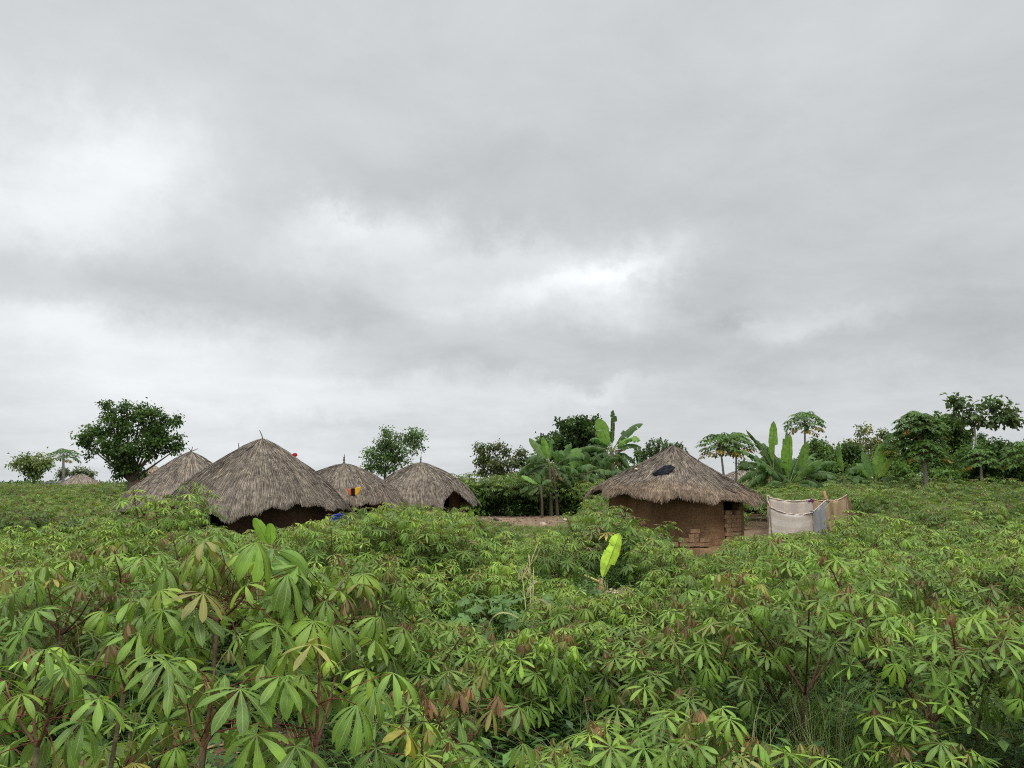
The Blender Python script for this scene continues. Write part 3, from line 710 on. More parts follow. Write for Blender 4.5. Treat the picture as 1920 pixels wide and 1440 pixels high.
# ------------------------------------------------------------------ things on roofs, washing, bowls
M_BLACK = cloth_mat('black_cloth', (.008, .009, .013), (.018, .020, .028), transl=0)
def lump_cloth(p, L_, W_, ang, slope, name, mat, label, cat, H_=.09, seed=1):
    nx, ny = 28, 14; mb = MB(); rr = np.random.RandomState(seed); V = []
    for side in (1, -1):
        for j in range(ny + 1):
            for i in range(nx + 1):
                u = i / nx * 2 - 1; v = j / ny * 2 - 1
                w_ = W_ * (1 + .3 * math.sin(u * 3 + 1)) * math.sqrt(max(0, 1 - abs(u) ** 3)); x = u * L_; y = v * w_ + .10 * math.sin(u * 2.6) * L_
                hgt = H_ * (1 - v * v) ** .5 * (1 - u ** 4) * (.75 + .25 * math.sin(9 * v + 3 * u)) + .012 * math.sin(14 * u + 6 * v)
                V.append((x, y, hgt if side > 0 else -.01))
    k = (nx + 1) * (ny + 1); Q = []
    for s_ in range(2):
        for j in range(ny):
            for i in range(nx):
                a = s_ * k + j * (nx + 1) + i; q = (a, a + 1, a + nx + 2, a + nx + 1); Q.append(q if s_ == 0 else q[::-1])
    mb.add(V, Q, None, (.1, .1, .1)); o = mb.build(name, mat, smooth=True)
    o.location = tuple(p); o.rotation_euler = (slope, 0, ang); tag(o, label, cat); return o
p, th = on_roof(1244, 889, o_R, sf_R)
o = lump_cloth(p + np.array([0, -.07, .10]), .36, .15, math.radians(0), math.radians(36), 'black_cloth', M_BLACK, 'crumpled black cloth lying on the thatch of the right hut', 'cloth')
o.rotation_euler = (Matrix.Rotation(th, 3, 'Z') @ Matrix.Rotation(math.radians(36), 3, 'X') @ Matrix.Rotation(math.radians(27), 3, 'Z')).to_euler()
p, th = on_roof(1192, 886, o_R, sf_R); mb = MB(); rock(mb, (0, 0, 0), .07, r, np.array([.5, .38, .24])); o = mb.build('stone', M_STONE); o.location = tuple(p + [0, -.04, .10]); tag(o, 'small pale stone resting on the right hut thatch left of the black cloth', 'stone')
p, th = on_roof(552, 851, o_L, sf_L)
M_RED = cloth_mat('red_cloth', (.30, .02, .02), (.42, .03, .03), transl=.1)
lump_cloth(p + np.array([0, 0, .07]), .09, .06, .3, .6, 'red_cloth', M_RED, 'small red rag on the right slope of the largest hut roof', 'rag', .07, 3)

def panel(mb, TL, TR, BL, BR, sag=.05, wr=.02, seed=0, nx=26, ny=20, mat=0, top=None):
    rr = np.random.RandomState(seed); f1, f2, p1, p2 = rr.uniform(3, 6), rr.uniform(9, 15), rr.uniform(0, 6), rr.uniform(0, 6)
    TL, TR, BL, BR = map(lambda v: np.array(v, float), (TL, TR, BL, BR))
    nn = nrm(np.cross(TR - TL, BL - TL)); V = []; U = []
    for j in range(ny + 1):
        for i in range(nx + 1):
            u = i / nx; v = j / ny
            p = (TL * (1 - u) + TR * u) * (1 - v) + (BL * (1 - u) + BR * u) * v
            p = p + np.array([0, 0, -sag * 4 * u * (1 - u) * (1 - v * .7)])
            p = p + nn * (1.5 * wr * (math.sin(f1 * u * 2 + 2.2 * v + p1) + .5 * math.sin(f2 * u + 5 * v * (1 - u) + p2) + .35 * math.sin(7 * v + 11 * u)) * (.25 + v))
            V.append(p); U.append((u, 1 - v, 0))
    Q = [(j * (nx + 1) + i, (j + 1) * (nx + 1) + i, (j + 1) * (nx + 1) + i + 1, j * (nx + 1) + i + 1) for j in range(ny) for i in range(nx)]
    mb.add(V, Q, None, (.5, .5, .5), U, mat)
def thick(o, t):
    m = o.modifiers.new('thickness', 'SOLIDIFY'); m.thickness = t; m.offset = 0; return o
# striped washing on a post in front of the middle hut
wd_ = 29.0; gx = P(664, 930, wd_)[0]; g0 = float(gz(gx, wd_))
root = tag(empty('washing_post', (gx, wd_, g0)), 'thin wooden post with forked top standing before the middle hut', 'post')
mb = MB(); zt = P(664, 917, wd_)[2] - g0; mb.tube([(0, 0, -.1), (.02, 0, zt * .5), (-.01, 0, zt)], [.035, .03, .022], 6, (.16, .11, .08)); mb.build('pole', M_STEM, root)
mb = MB(); mb.tube([P(649, 917, wd_) - [gx, wd_, g0], P(664, 915.5, wd_) - [gx, wd_, g0], P(679, 912, wd_) - [gx, wd_, g0]], [.012] * 3, 5, (.16, .11, .08)); mb.build('crossbar', M_STEM, root)
M_OR = cloth_mat('orange_cloth', (.55, .12, .03), (.62, .17, .05)); M_YE = cloth_mat('yellow_cloth', (.68, .36, .02), (.75, .46, .03)); M_BK = cloth_mat('dark_stripe', (.012, .006, .014), (.03, .012, .03))
mb = MB(); Yc = wd_ - .03
panel(mb, P(650, 917, Yc), P(658, 916, Yc), P(654, 928, Yc), P(659, 930, Yc), 0, .01, 1, 8, 8, 0)
panel(mb, P(658, 916, Yc), P(665, 915, Yc), P(659, 930, Yc), P(666, 930, Yc), 0, .01, 2, 8, 8, 1)
panel(mb, P(665, 915, Yc), P(677, 912.5, Yc), P(666, 930, Yc), P(673, 925, Yc), 0, .01, 3, 8, 8, 2)
o = thick(mb.build('striped_cloth', [M_OR, M_BK, M_YE]), .012); tag(o, 'orange, black and yellow cloth hung on the thin post before the middle hut', 'cloth')
# blue basin by the big hut
mb = MB(); V = []; prof = [(.02, 0), (.26, 0), (.40, .30), (.43, .31), (.43, .29), (.41, .28), (.27, .02), (.02, .02)]; nt = 28
for (rad, z) in prof:
    for k in range(nt): t = 2 * math.pi * k / nt; V.append((math.cos(t) * rad, math.sin(t) * rad, z))
Q = [(j * nt + k, j * nt + (k + 1) % nt, (j + 1) * nt + (k + 1) % nt, (j + 1) * nt + k) for j in range(len(prof) - 1) for k in range(nt)]
mb.add(V, Q, None, (.1, .1, .1)); o = mb.build('basin', plain_mat('blue_plastic', (.02, .05, .28), .35), smooth=True)
p = P(637, 982, 27.5); o.location = (p[0], 27.5, .75); o.rotation_euler = (math.radians(62), .1, 0); tag(o, 'blue plastic basin tipped up beside the largest hut', 'basin')
# small stand under the basin
mb = MB()
for sx in (-.35, .35):
    for sy in (-.2, .2): mb.tube([(sx, sy, 0), (sx * .96, sy, .68)], [.03, .026], 6, (.13, .09, .06))
for k in range(6): mb.tube([(-.45, -.25 + k * .1, .70), (.45, -.24 + k * .1, .70)], [.024, .022], 5, (.15, .10, .07))
o = mb.build('drying_rack', M_STEM); o.location = (p[0], 27.7, float(gz(p[0], 27.7))); tag(o, 'low stick rack holding the blue basin behind the shrubs', 'rack')
M_BLUEC = cloth_mat('blue_cloth', (.03, .05, .16), (.05, .08, .24)); M_PALEC = cloth_mat('pale_cloth', (.32, .42, .46), (.45, .55, .58))
mb = MB(); panel(mb, P(817, 936, 36.0), P(829, 938, 36.0), P(818, 950, 36.0), P(831, 952, 36.0), .03, .04, 5, 12, 12)
tag(thick(mb.build('blue_garment', M_BLUEC), .015), 'dark blue garment hanging in the doorway of the hut by the yard', 'garment')
p = P(857, 966, 36.2)
lump_cloth((p[0], 36.2, float(gz(p[0], 36.2)) + .12), .22, .16, .2, 0, 'pale_cloth', M_PALEC, 'pale blue cloth bundle on the ground by the hut at the yard', 'cloth', .22, 7)

# ------------------------------------------------------------------ bathing shelter of cloth and sacking
M_PRINT = cloth_mat('printed_cloth', (.62, .56, .50), (.72, .66, .59), 'print', .2); M_PATCH = cloth_mat('patched_cloth', (.60, .52, .44), (.70, .62, .54), 'patch', .25)
M_TARP = cloth_mat('grey_tarp', (.20, .205, .21), (.27, .275, .285), 'plain', .05); M_SACK = cloth_mat('sackcloth', (.34, .25, .145), (.44, .33, .20), 'weave', .15)
M_BROWN = cloth_mat('brown_sack', (.13, .075, .045), (.18, .11, .07), 'weave', .1)
sy0 = 25.0; sx0 = P(1510, 960, 26)[0]; g0 = 0.03
sroot = tag(empty('bathing_shelter', (sx0, 26, g0)), 'open-topped wash shelter of pale cloth and brown sacking right of the hut', 'shelter')
def sp_(px, py, Y): return P(px, py, Y) - [sx0, 26, g0]
def gd(v): v = np.array(v, float); v[2] = .08; return v
Fp, Gp, Ap, Bp, Hp, Ip, Jp = sp_(1444, 951, 25), sp_(1524, 961, 25), sp_(1439, 932, 27), sp_(1523, 937, 27), sp_(1549, 938, 25.6), sp_(1588, 928, 25.7), sp_(1593, 940, 27.6)
def spanel(a, b, m, name='cloth_panel', sag=.04, wr=.02, seed=0, label=None, lowa=None, lowb=None):
    mb = MB(); panel(mb, a, b, gd(a) if lowa is None else lowa, gd(b) if lowb is None else lowb, sag, wr, seed)
    o = thick(mb.build(name, m, sroot), .008)
    if label: o['label'] = label
    return o
spanel(Fp, Gp, M_PRINT, seed=1, sag=.15, wr=.035, label='pale printed cloth across the front', lowa=gd(Fp) + [-.17, 0, 0], lowb=gd(Gp) + [-.28, 0, 0])
spanel(Ap, Fp, M_PATCH, seed=2, sag=.02, label='narrow cream cloth at the left side', wr=.012, lowb=gd(Fp) + [-.15, 0, 0])
spanel(Ap + [.06, 0, -.03], Bp, M_PATCH, seed=3, sag=.10, label='patched cloth across the back')
spanel(Gp, Hp, M_TARP, seed=4, sag=.02, wr=.03, label='blue grey tarpaulin')
spanel(Hp, Ip, M_SACK, seed=5, sag=.09, wr=.06, label='tan sackcloth with a drooping corner')
spanel(Ip, Jp, M_BROWN, seed=6, sag=.02, wr=.05, label='dark brown sacking at the right side', lowb=gd(Jp) + [.1, 0, 0])
spanel(Bp, Jp, M_SACK, seed=7, sag=.06, wr=.03, label='sackcloth across the back')
# overlapping hanging flap of sack and rolled rims
mb = MB(); panel(mb, Hp + [-.30, -.05, -.42], Hp + [.16, -.06, .0], Hp + [-.02, -.06, -1.0], Hp + [.3, -.05, -1.05], .0, .05, 12)
o = thick(mb.build('hanging_flap', M_SACK, sroot), .012); o['label'] = 'ragged sack flap tied at the slanting post'
def rim(a, b, sagv, c, rad=.022, name='rolled_rim'):
    pts = [a * (1 - t) + b * t + np.array([0, 0, -sagv * 4 * t * (1 - t) + .01]) + np.array([0, .008 * math.sin(t * 19), .006 * math.sin(t * 31)]) for t in np.linspace(0, 1, 14)]
    mb = MB(); mb.tube(pts, [rad * (1 + .25 * math.sin(k * 2.3)) for k in range(14)], 6, c); return mb.build(name, M_STEM, sroot)
rim(Fp, Gp, .15, (.46, .38, .32)); rim(Ap, Bp, .10, (.50, .42, .32)); rim(Hp, Ip, .09, (.36, .27, .17)); rim(Bp, Jp, .06, (.40, .28, .16)); rim(Gp, Hp, .0, (.36, .29, .26), .02); rim(Ip, Jp, .02, (.34, .24, .15))
mb = MB(); panel(mb, Bp + [-.14, -.03, -.01], Bp + [.02, -.03, .01], Bp + [-.15, -.03, -.07], Bp + [.02, -.03, -.06], 0, .01, 9, 6, 4); thick(mb.build('purple_scrap', cloth_mat('purple_cloth', (.14, .015, .16), (.2, .03, .22)), sroot), .02)
for (pt_, extra, lean, rad, c) in ((Fp, .02, 0, .025, (.2, .15, .1)), (Gp, .05, .01, .028, (.2, .15, .1)), (Ap, .03, 0, .03, (.35, .3, .24)), (Bp, .06, .02, .03, (.2, .14, .1)), (Ip, -.02, 0, .028, (.2, .14, .1)), (Jp, -.02, 0, .028, (.2, .14, .1))):
    mb = MB(); mb.tube([gd(pt_) * [1, 1, 0] + [0, 0.02, -.1], pt_ * [1, 1, .5] + [.01, .02, 0], pt_ + [lean, .02, extra]], [rad * 1.2, rad, rad * .8], 7, c); mb.build('post', M_STEM, sroot)
mb = MB(); tp_ = sp_(1545, 921, 25.7); mb.tube([Hp * [1, 1, 0] + [.12, .02, -.1], Hp + [.01, .02, 0], tp_], [.045, .042, .052], 8, (.30, .16, .10)); o = mb.build('post', M_STEM, sroot); o['label'] = 'thick reddish post leaning left above the cloth'
for (pt_, c) in ((Ap, (.45, .4, .36)), (Gp, (.30, .27, .28)), (Hp, (.30, .24, .17)), (Bp, (.28, .2, .15))):
    mb = MB()
    for k in range(5): rock(mb, pt_ + r.uniform(-.05, .05, 3), r.uniform(.03, .055), r, np.array(c) * r.uniform(.7, 1.2))
    mb.build('knot', M_STONE, sroot)

# ------------------------------------------------------------------ distant kiosk
kd = 85.0; kp = P(96, 912, kd); g0 = float(gz(kp[0], kd)); zt = P(96, 904.5, kd)[2] - g0
root = tag(empty('kiosk', (kp[0], kd, g0)), 'blue and white kiosk with a flat roof at the far left horizon', 'kiosk')
def box(name, x0, x1, y0, y1, z0, z1, mat, parent):
    bm = bmesh.new(); bmesh.ops.create_cube(bm, size=1)
    for v in bm.verts: v.co = Vector(((x0 + x1) / 2 + v.co.x * (x1 - x0), (y0 + y1) / 2 + v.co.y * (y1 - y0), (z0 + z1) / 2 + v.co.z * (z1 - z0)))
    bmesh.ops.bevel(bm, geom=bm.edges[:], offset=.012, segments=1, affect='EDGES')
    me = bpy.data.meshes.new(name); bm.to_mesh(me); bm.free(); me.materials.append(mat)
    o = bpy.data.objects.new(name, me); sc.collection.objects.link(o); o.parent = parent; return o
M_KB = plain_mat('blue_paint', (.03, .12, .42), .5); M_KW = plain_mat('white_paint', (.7, .72, .72), .6); M_KR = plain_mat('sheet_roof', (.12, .12, .12), .5)
box('wall', -.7, .7, -.5, .5, 0, zt - .32, M_KB, root); box('signboard', -.68, .68, -.53, .48, zt - .317, zt - .09, M_KW, root); box('roof', -.85, .85, -.7, .65, zt - .087, zt, M_KR, root)
box('door', -.3, .3, -.535, -.505, .05, zt - .5, M_KW, root)
for sx in (-.2, .2): box('post', sx - .04, sx + .04, -.6, -.54, 0, zt - .09, M_KR, root)

# ------------------------------------------------------------------ trees
def quad_leaf(wr=.32, fold=.12, bend=.15):
    V = np.array([(0, 0, 0), (.5, -wr, fold), (1, 0, -bend), (.5, wr, fold)]); return V, np.array([[0, 1, 2, 3]]), np.array([(.5, 0, 0)] * 4)
QL = quad_leaf(); QN = quad_leaf(.16, .02, .2)
def rand_dirs(r, n): v = r.normal(0, 1, (n, 3)); return v / np.linalg.norm(v, axis=1)[:, None]
def tree(name, label, d, base_px, blobs, leaf=.15, pal=((.045, .085, .02),), dens=1.0, trunk=.14, bark=(.10, .08, .06), style='round', seed=1, cl=.32, group='trees around the homestead', cat='tree', bs_=1.0, perclump=38, fork=None, shell=.25):
    r = np.random.RandomState(seed); trunk *= .8; perclump = int(perclump * 1.5); leaf *= 1.12; bx = P(base_px, 900, d)[0]; g0 = float(gz(bx, d)); org = np.array([bx, d, g0])
    root = tag(empty(name, org), label, cat, group)
    tb = MB(); cb = MB(); pal = np.array(pal, float)
    B = []
    for (cx_, cy_, rx, ry) in blobs:
        rx, ry = rx * bs_, ry * bs_
        p = P(cx_, cy_, d) - org; k = d / F; rz_ = (rx + ry) / 2 * k
        B.append((p + [0, r.uniform(-.35, .35) * rz_ * 1.2, 0], np.array([rx * k, rz_, ry * k])))
    lowz = min(b[0][2] - b[1][2] for b in B); cxm = np.mean([b[0][0] for b in B])
    fk = np.array([cxm * .5, 0, max(.5, lowz * .85 + .15)]) if fork is None else P(fork[0], fork[1], d) - org
    tb.tube([(0, 0, -.15), fk * [.5, .5, .5] + [.04, 0, 0], fk], [trunk * 1.15, trunk * .9, trunk * .75], 8, bark)
    for (c, R3) in B:
        m = (fk + c) / 2 + r.uniform(-.2, .2, 3) * [1, 1, .3]; tt = np.linspace(0, 1, 6)
        tb.tube([(1 - t) ** 2 * fk + 2 * t * (1 - t) * m + t * t * c for t in tt], np.linspace(trunk * .42, trunk * .1, 6), 5, bark)
        vol = R3[0] * R3[2]; nc = max(5, int(vol * 26 * dens)); dd = rand_dirs(r, nc); rad = shell + (1 - shell) * r.uniform(0, 1, nc) ** .6
        rad *= 1 + .16 * np.sin(dd[:, 0] * 5 + dd[:, 2] * 4 + seed)
        C = c + dd * R3 * rad[:, None]
        for q in range(0, nc, 2 if nc > 30 else 1):
            e = c + (C[q] - c) * .9; m = (c + e) / 2 + r.uniform(-.1, .1, 3); tb.tube([c, m, e], [trunk * .10, trunk * .07, trunk * .03], 3, bark, 0, False)
        n = nc * perclump; ci = np.repeat(np.arange(nc), perclump)
        if style == 'weep':
            t = r.uniform(0, 1, n); aa = r.uniform(0, 6.28, nc)[ci]; outd = np.stack([np.cos(aa), np.sin(aa), 0 * aa], 1)
            pos = C[ci] + outd * (t * .35)[:, None] + np.array([0, 0, -1]) * (t ** 1.6 * .85)[:, None] + r.normal(0, .03, (n, 3))
            dr = outd * .4 + np.array([0, 0, -1.]) * t[:, None] + r.normal(0, .35, (n, 3))
        else:
            pos = C[ci] + r.normal(0, cl * .5, (n, 3)) * [1, 1, .75]
            dr = (pos - C[ci]) * 1.5 + rand_dirs(r, n) * .6 + np.array([0, 0, -.35 if style != 'up' else .6])
        up = np.array([0, 0, .7]) + rand_dirs(r, n) * .75 + (pos - c) / (R3.mean() + .1) * .35
        ctint = r.uniform(.7, 1.3, nc)[ci]; col = pal[r.randint(len(pal), size=nc)][ci] * (ctint * r.uniform(.7, 1.35, n))[:, None]
        cb.inst(QN if style == 'weep' else QL, frames(dr, up, leaf * r.uniform(.6, 1.3, n)), pos, col)
    tb.build('trunk', M_STEM, root); cb.build('crown', M_TREE, root); return root
DG = ((.048, .095, .018), (.064, .120, .022), (.038, .074, .018)); MG = ((.065, .12, .026), (.05, .10, .024), (.085, .14, .035)); OL = ((.075, .11, .03), (.06, .09, .03), (.11, .13, .04), (.09, .085, .03)); PG = ((.085, .145, .045), (.068, .115, .04))
tree('broadleaf_tree', 'small round tree standing at the far left of the horizon', 75, 62, [(50, 868, 22, 17), (75, 872, 22, 16), (62, 885, 26, 15), (60, 858, 16, 10), (88, 868, 12, 10)], .22, ((.085, .13, .03), (.06, .10, .025), (.11, .14, .04)), .45, .16, seed=2, cl=.5)
tree('broadleaf_tree', 'large dense dark tree rising left of the thatched huts', 45, 246, [(225, 800, 40, 34), (200, 765, 14, 24), (270, 795, 40, 32), (300, 800, 34, 26), (325, 788, 22, 10), (175, 812, 32, 20), (158, 822, 16, 16), (240, 840, 46, 34), (232, 870, 28, 32), (285, 840, 38, 30), (318, 825, 26, 18), (265, 765, 22, 14), (235, 762, 16, 10), (335, 840, 8, 12), (168, 840, 8, 20), (255, 885, 30, 16), (205, 838, 20, 24), (290, 770, 14, 10)], .16, ((.060, .125, .020), (.040, .085, .018), (.085, .155, .03)), 1.0, .26, seed=3, cl=.32, perclump=34, bs_=.84)
tree('broadleaf_tree', 'tree with an open two-lobed crown behind the two finial huts', 55, 722, [(720, 838, 24, 22), (712, 862, 26, 22), (765, 820, 24, 18), (742, 818, 16, 12), (748, 850, 28, 22), (722, 818, 8, 14), (775, 840, 16, 16), (695, 850, 14, 12), (725, 880, 26, 10), (700, 875, 12, 8)], .16, PG, .75, .16, seed=4, cl=.38, perclump=34, fork=(722, 884))
tree('broadleaf_tree', 'scraggly bush-like tree at the back left of the yard', 50, 925, [(915, 860, 24, 22), (900, 842, 10, 10), (945, 868, 30, 22), (925, 885, 34, 22), (905, 875, 16, 20), (930, 838, 10, 8), (970, 862, 14, 14), (975, 848, 6, 8), (945, 848, 10, 8)], .15, OL, .7, .12, seed=5, cl=.34, perclump=34)
tree('mango_tree', 'tall dark glossy tree behind the bananas in the centre', 56, 1080, [(1075, 815, 34, 26), (1045, 830, 26, 24), (1105, 818, 28, 30), (1020, 845, 14, 18), (1085, 795, 20, 14), (1065, 850, 46, 26), (1110, 792, 16, 10), (1125, 840, 22, 24), (1015, 870, 20, 16), (1060, 795, 14, 12), (1018, 828, 8, 10), (1090, 870, 40, 26)], .19, ((.036, .078, .020), (.024, .05, .016), (.06, .10, .028)), 1.0, .25, seed=6, cl=.34, style='up', perclump=34)
tree('weeping_tree', 'tree with drooping wispy branches behind the right hut roof', 58, 1240, [(1240, 832, 26, 14), (1215, 838, 18, 12), (1268, 838, 18, 12), (1240, 848, 36, 10), (1200, 846, 10, 8), (1282, 848, 10, 8)], .22, PG, 1.1, .15, style='weep', seed=7, perclump=46)
tree('broadleaf_tree', 'thin yellowish tree standing behind the bananas on the right', 54, 1625, [(1620, 805, 13, 16), (1625, 830, 24, 18), (1645, 826, 14, 12), (1600, 845, 18, 18), (1625, 855, 32, 20), (1655, 815, 8, 8), (1650, 850, 20, 18), (1590, 835, 6, 8)], .17, ((.12, .13, .035), (.15, .13, .03), (.08, .10, .03), (.06, .09, .025)), .55, .10, seed=8, cl=.36, perclump=28, fork=(1645, 850))
tree('broadleaf_tree', 'dark broadleaf tree crowding behind the tall papaya on the right', 55, 1790, [(1780, 800, 26, 26), (1790, 835, 30, 30), (1760, 870, 36, 26), (1800, 870, 26, 20), (1805, 810, 12, 16), (1700, 870, 30, 26), (1680, 845, 18, 30), (1770, 785, 14, 12)], .22, DG, .8, .2, seed=9, cl=.42)
tree('slender_tree', 'slender tree with an airy drooping crown, tallest at the right', 50, 1836, [(1800, 762, 18, 16), (1822, 772, 22, 18), (1850, 762, 16, 12), (1868, 758, 14, 12), (1885, 782, 18, 14), (1860, 785, 24, 14), (1895, 775, 10, 12), (1815, 790, 20, 10), (1788, 750, 8, 9), (1840, 785, 18, 14), (1902, 792, 6, 12)], .30, ((.05, .085, .03), (.07, .105, .04)),   .26, .095, (.22, .19, .16), seed=10, cl=.42, perclump=12, fork=(1827, 800), shell=.3)
tree('broadleaf_tree', 'bushy dark tree low at the right edge beside the slender tree', 47, 1868, [(1850, 865, 24, 20), (1885, 870, 30, 22), (1830, 850, 16, 18), (1900, 850, 22, 18), (1865, 845, 22, 14), (1915, 875, 22, 26), (1840, 880, 30, 16)], .22, ((.04, .09, .018), (.06, .13, .025), (.03, .06, .016)), .85, .12, seed=12, cl=.4)
tree('broadleaf_tree', 'mid-green tree filling in behind the banana clump on the right', 52, 1560, [(1560, 860, 30, 26), (1590, 850, 24, 22), (1535, 850, 20, 24), (1575, 880, 36, 18), (1520, 880, 24, 20)], .18, DG, .8, .12, seed=13, cl=.38)
tree('acacia_tree', 'faint flat-topped tree behind the small brown thatched roof', 110, 150, [(160, 886, 16, 3), (140, 886, 14, 3), (112, 890, 12, 5), (120, 884, 10, 4), (170, 888, 6, 3), (150, 882, 12, 2.5)], .3, ((.09, .11, .06), (.11, .13, .08)), .35, .12, seed=14, cl=.5, perclump=26, fork=(142, 894))  # leaf colours pale and greyed, painting in distance haze
tree('broadleaf_tree', 'low leafy tree between the hedge and the banana clump, centre', 50, 1000, [(1000, 868, 20, 16), (1020, 880, 26, 16), (985, 885, 20, 16)], .17, MG, .8, .1, seed=15, cl=.36)
tree('broadleaf_tree', 'dark thicket tree filling the gap behind the right-hand papayas', 58, 1450, [(1440, 890, 30, 14), (1480, 880, 34, 20), (1415, 897, 18, 10)], .2, DG, .8, .12, seed=16, cl=.4)
tree('cedar_tree', 'pale conical tree top showing behind the slender tree', 62, 1842, [(1842, 835, 14, 16), (1842, 855, 22, 14), (1841, 818, 7, 10)], .16, ((.06, .10, .04),), .9, .1, seed=18, cl=.3)

# tall shrubs of the hedge behind the yard
def shrub(label, d, px, blobs, seed, pal, leaf=.2, dens=.7, group='shrubs of the hedge behind the yard'):
    return tree('shrub', label, d, px, blobs, leaf, pal, dens, .06, seed=seed, cl=.4, group=group, cat='shrub', perclump=26, shell=.3)
HG = ((.085, .165, .026), (.065, .135, .024), (.11, .195, .035)); HD = ((.055, .115, .022), (.075, .14, .026))
for k, (px, top, pal, lab) in enumerate([(885, 905, HG, 'hedge shrub just right of the hut by the yard'), (915, 897, HD, 'dark hedge shrub under the scraggly tree'), (945, 899, HG, 'light green hedge shrub right of the scraggly tree'), (975, 903, HG, 'hedge shrub left of the short banana sucker'), (1005, 912, HD, 'hedge shrub behind the short banana sucker'),
        (1035, 915, HG, 'hedge shrub behind the two-stemmed banana'), (1065, 902, HG, 'hedge shrub right of the two-stemmed banana'), (1095, 905, HD, 'dark hedge shrub beside the right hut eave'), (1125, 915, HD, 'hedge shrub half hidden by the right hut'), (1052, 922, HG, 'low shrub in front of the banana stems at the back of the yard')]):
    top += (2, 14, -8, 10, -6, 16, -12, 8, -4, 0)[k]; shrub(lab, 44 + (k % 3) * .7, px, [(px, top + 18, 24, 17), (px - 10, top + 38, 24, 20), (px + 12, top + 40, 22, 20), (px + (k % 3 - 1) * 9, top + 8, 12, 9), (px, top + 56, 26, 14)], 200 + k, pal)

BG = ((.075, .135, .03), (.06, .11, .026), (.10, .155, .035))
for k, (px, top, w_, lab) in enumerate([(1405, 872, 16, 'small leafy tree behind the far thatch right of the papayas'), (1548, 846, 20, 'leafy tree behind the right side of the big banana clump'), (1583, 838, 18, 'mid-green tree left of the thin yellowish tree'), (1612, 862, 22, 'low tree at the foot of the thin yellowish tree'),
        (1665, 838, 22, 'leafy tree left of the thick papaya crown'), (1700, 862, 20, 'low leafy tree under the left side of the thick papaya crown'), (1815, 846, 24, 'rounded tree between the tall papaya and the slender tree'), (1868, 836, 22, 'leafy tree right of the slender tree trunk'), (1905, 842, 20, 'leafy tree at the right edge before the cut papaya crown'), (1770, 850, 22, 'low tree right of the thick papaya trunk'), (1530, 832, 20, 'leafy tree under the tall papaya behind the banana clump'), (1437, 862, 18, 'small tree left of the big banana clump')]):
    tree('broadleaf_tree', lab, 50 + (k % 4) * 1.3, px, [(px, top + 12, w_, 13), (px - w_ * .6, top + 26, w_ * .9, 16), (px + w_ * .6, top + 28, w_ * .9, 16), (px + (k % 3 - 1) * 8, top, w_ * .5, 8), (px, top + 44, w_ * 1.3, 16)], .19, (MG, BG, DG)[k % 3], .55, .08, seed=310 + k, cl=.36, perclump=26, shell=.3)
RG = ((.07, .13, .025), (.05, .10, .02), (.10, .15, .03))
for k, (px, top, pal, lab) in enumerate([(1425, 893, HG, 'shrub between the right hut roof and the big banana clump'), (1462, 880, HD, 'dark shrub at the foot of the big banana clump'), (1500, 878, HG, 'shrub right of the big banana clump stem'), (1540, 872, HD, 'tall shrub between the big banana clump and the erect banana leaf'),
        (1600, 880, HD, 'shrub between the two small bananas on the right'), (1672, 872, RG, 'light shrub right of the low bright banana'), (1700, 878, HD, 'dark shrub left of the thick papaya trunk'), (1772, 882, RG, 'bright green shrub right of the thick papaya trunk'),
        (1808, 880, HD, 'dark shrub behind the small pale-finial roof'), (1855, 884, RG, 'shrub at the foot of the slender tree'), (1893, 880, HD, 'shrub near the right edge under the bushy tree'), (1922, 872, HD, 'shrub cut by the right edge of the view')]):
    shrub(lab, 47 + (k % 3) * 1.2, px, [(px, top + 14, 26, 15), (px - 14, top + 26, 22, 16), (px + 15, top + 28, 22, 16), (px + (k % 3 - 1) * 9, top + 4, 12, 8)], 240 + k, pal, group='shrubs of the tree belt on the right')
for k, (px, top, pal, lab) in enumerate([(1060, 878, HD, 'dark bush between the banana stems in the centre'), (1125, 880, HD, 'dark bush under the tallest banana'), (1165, 872, HG, 'bush right of the tallest banana, behind the thatch'), (1205, 868, HD, 'bush under the weeping tree behind the thatch')]):
    shrub(lab, 48 + k % 2, px, [(px, top + 14, 28, 16), (px - 12, top + 28, 24, 16), (px + 12, top + 28, 24, 16), (px, top + 44, 28, 14)], 270 + k, pal, group='bushes among the central bananas')
# ------------------------------------------------------------------ papayas
PAP = [palm_leaf(7, .17, .12, .75, .15, 2.6, 2, 300 + k, 0) for k in range(4)]
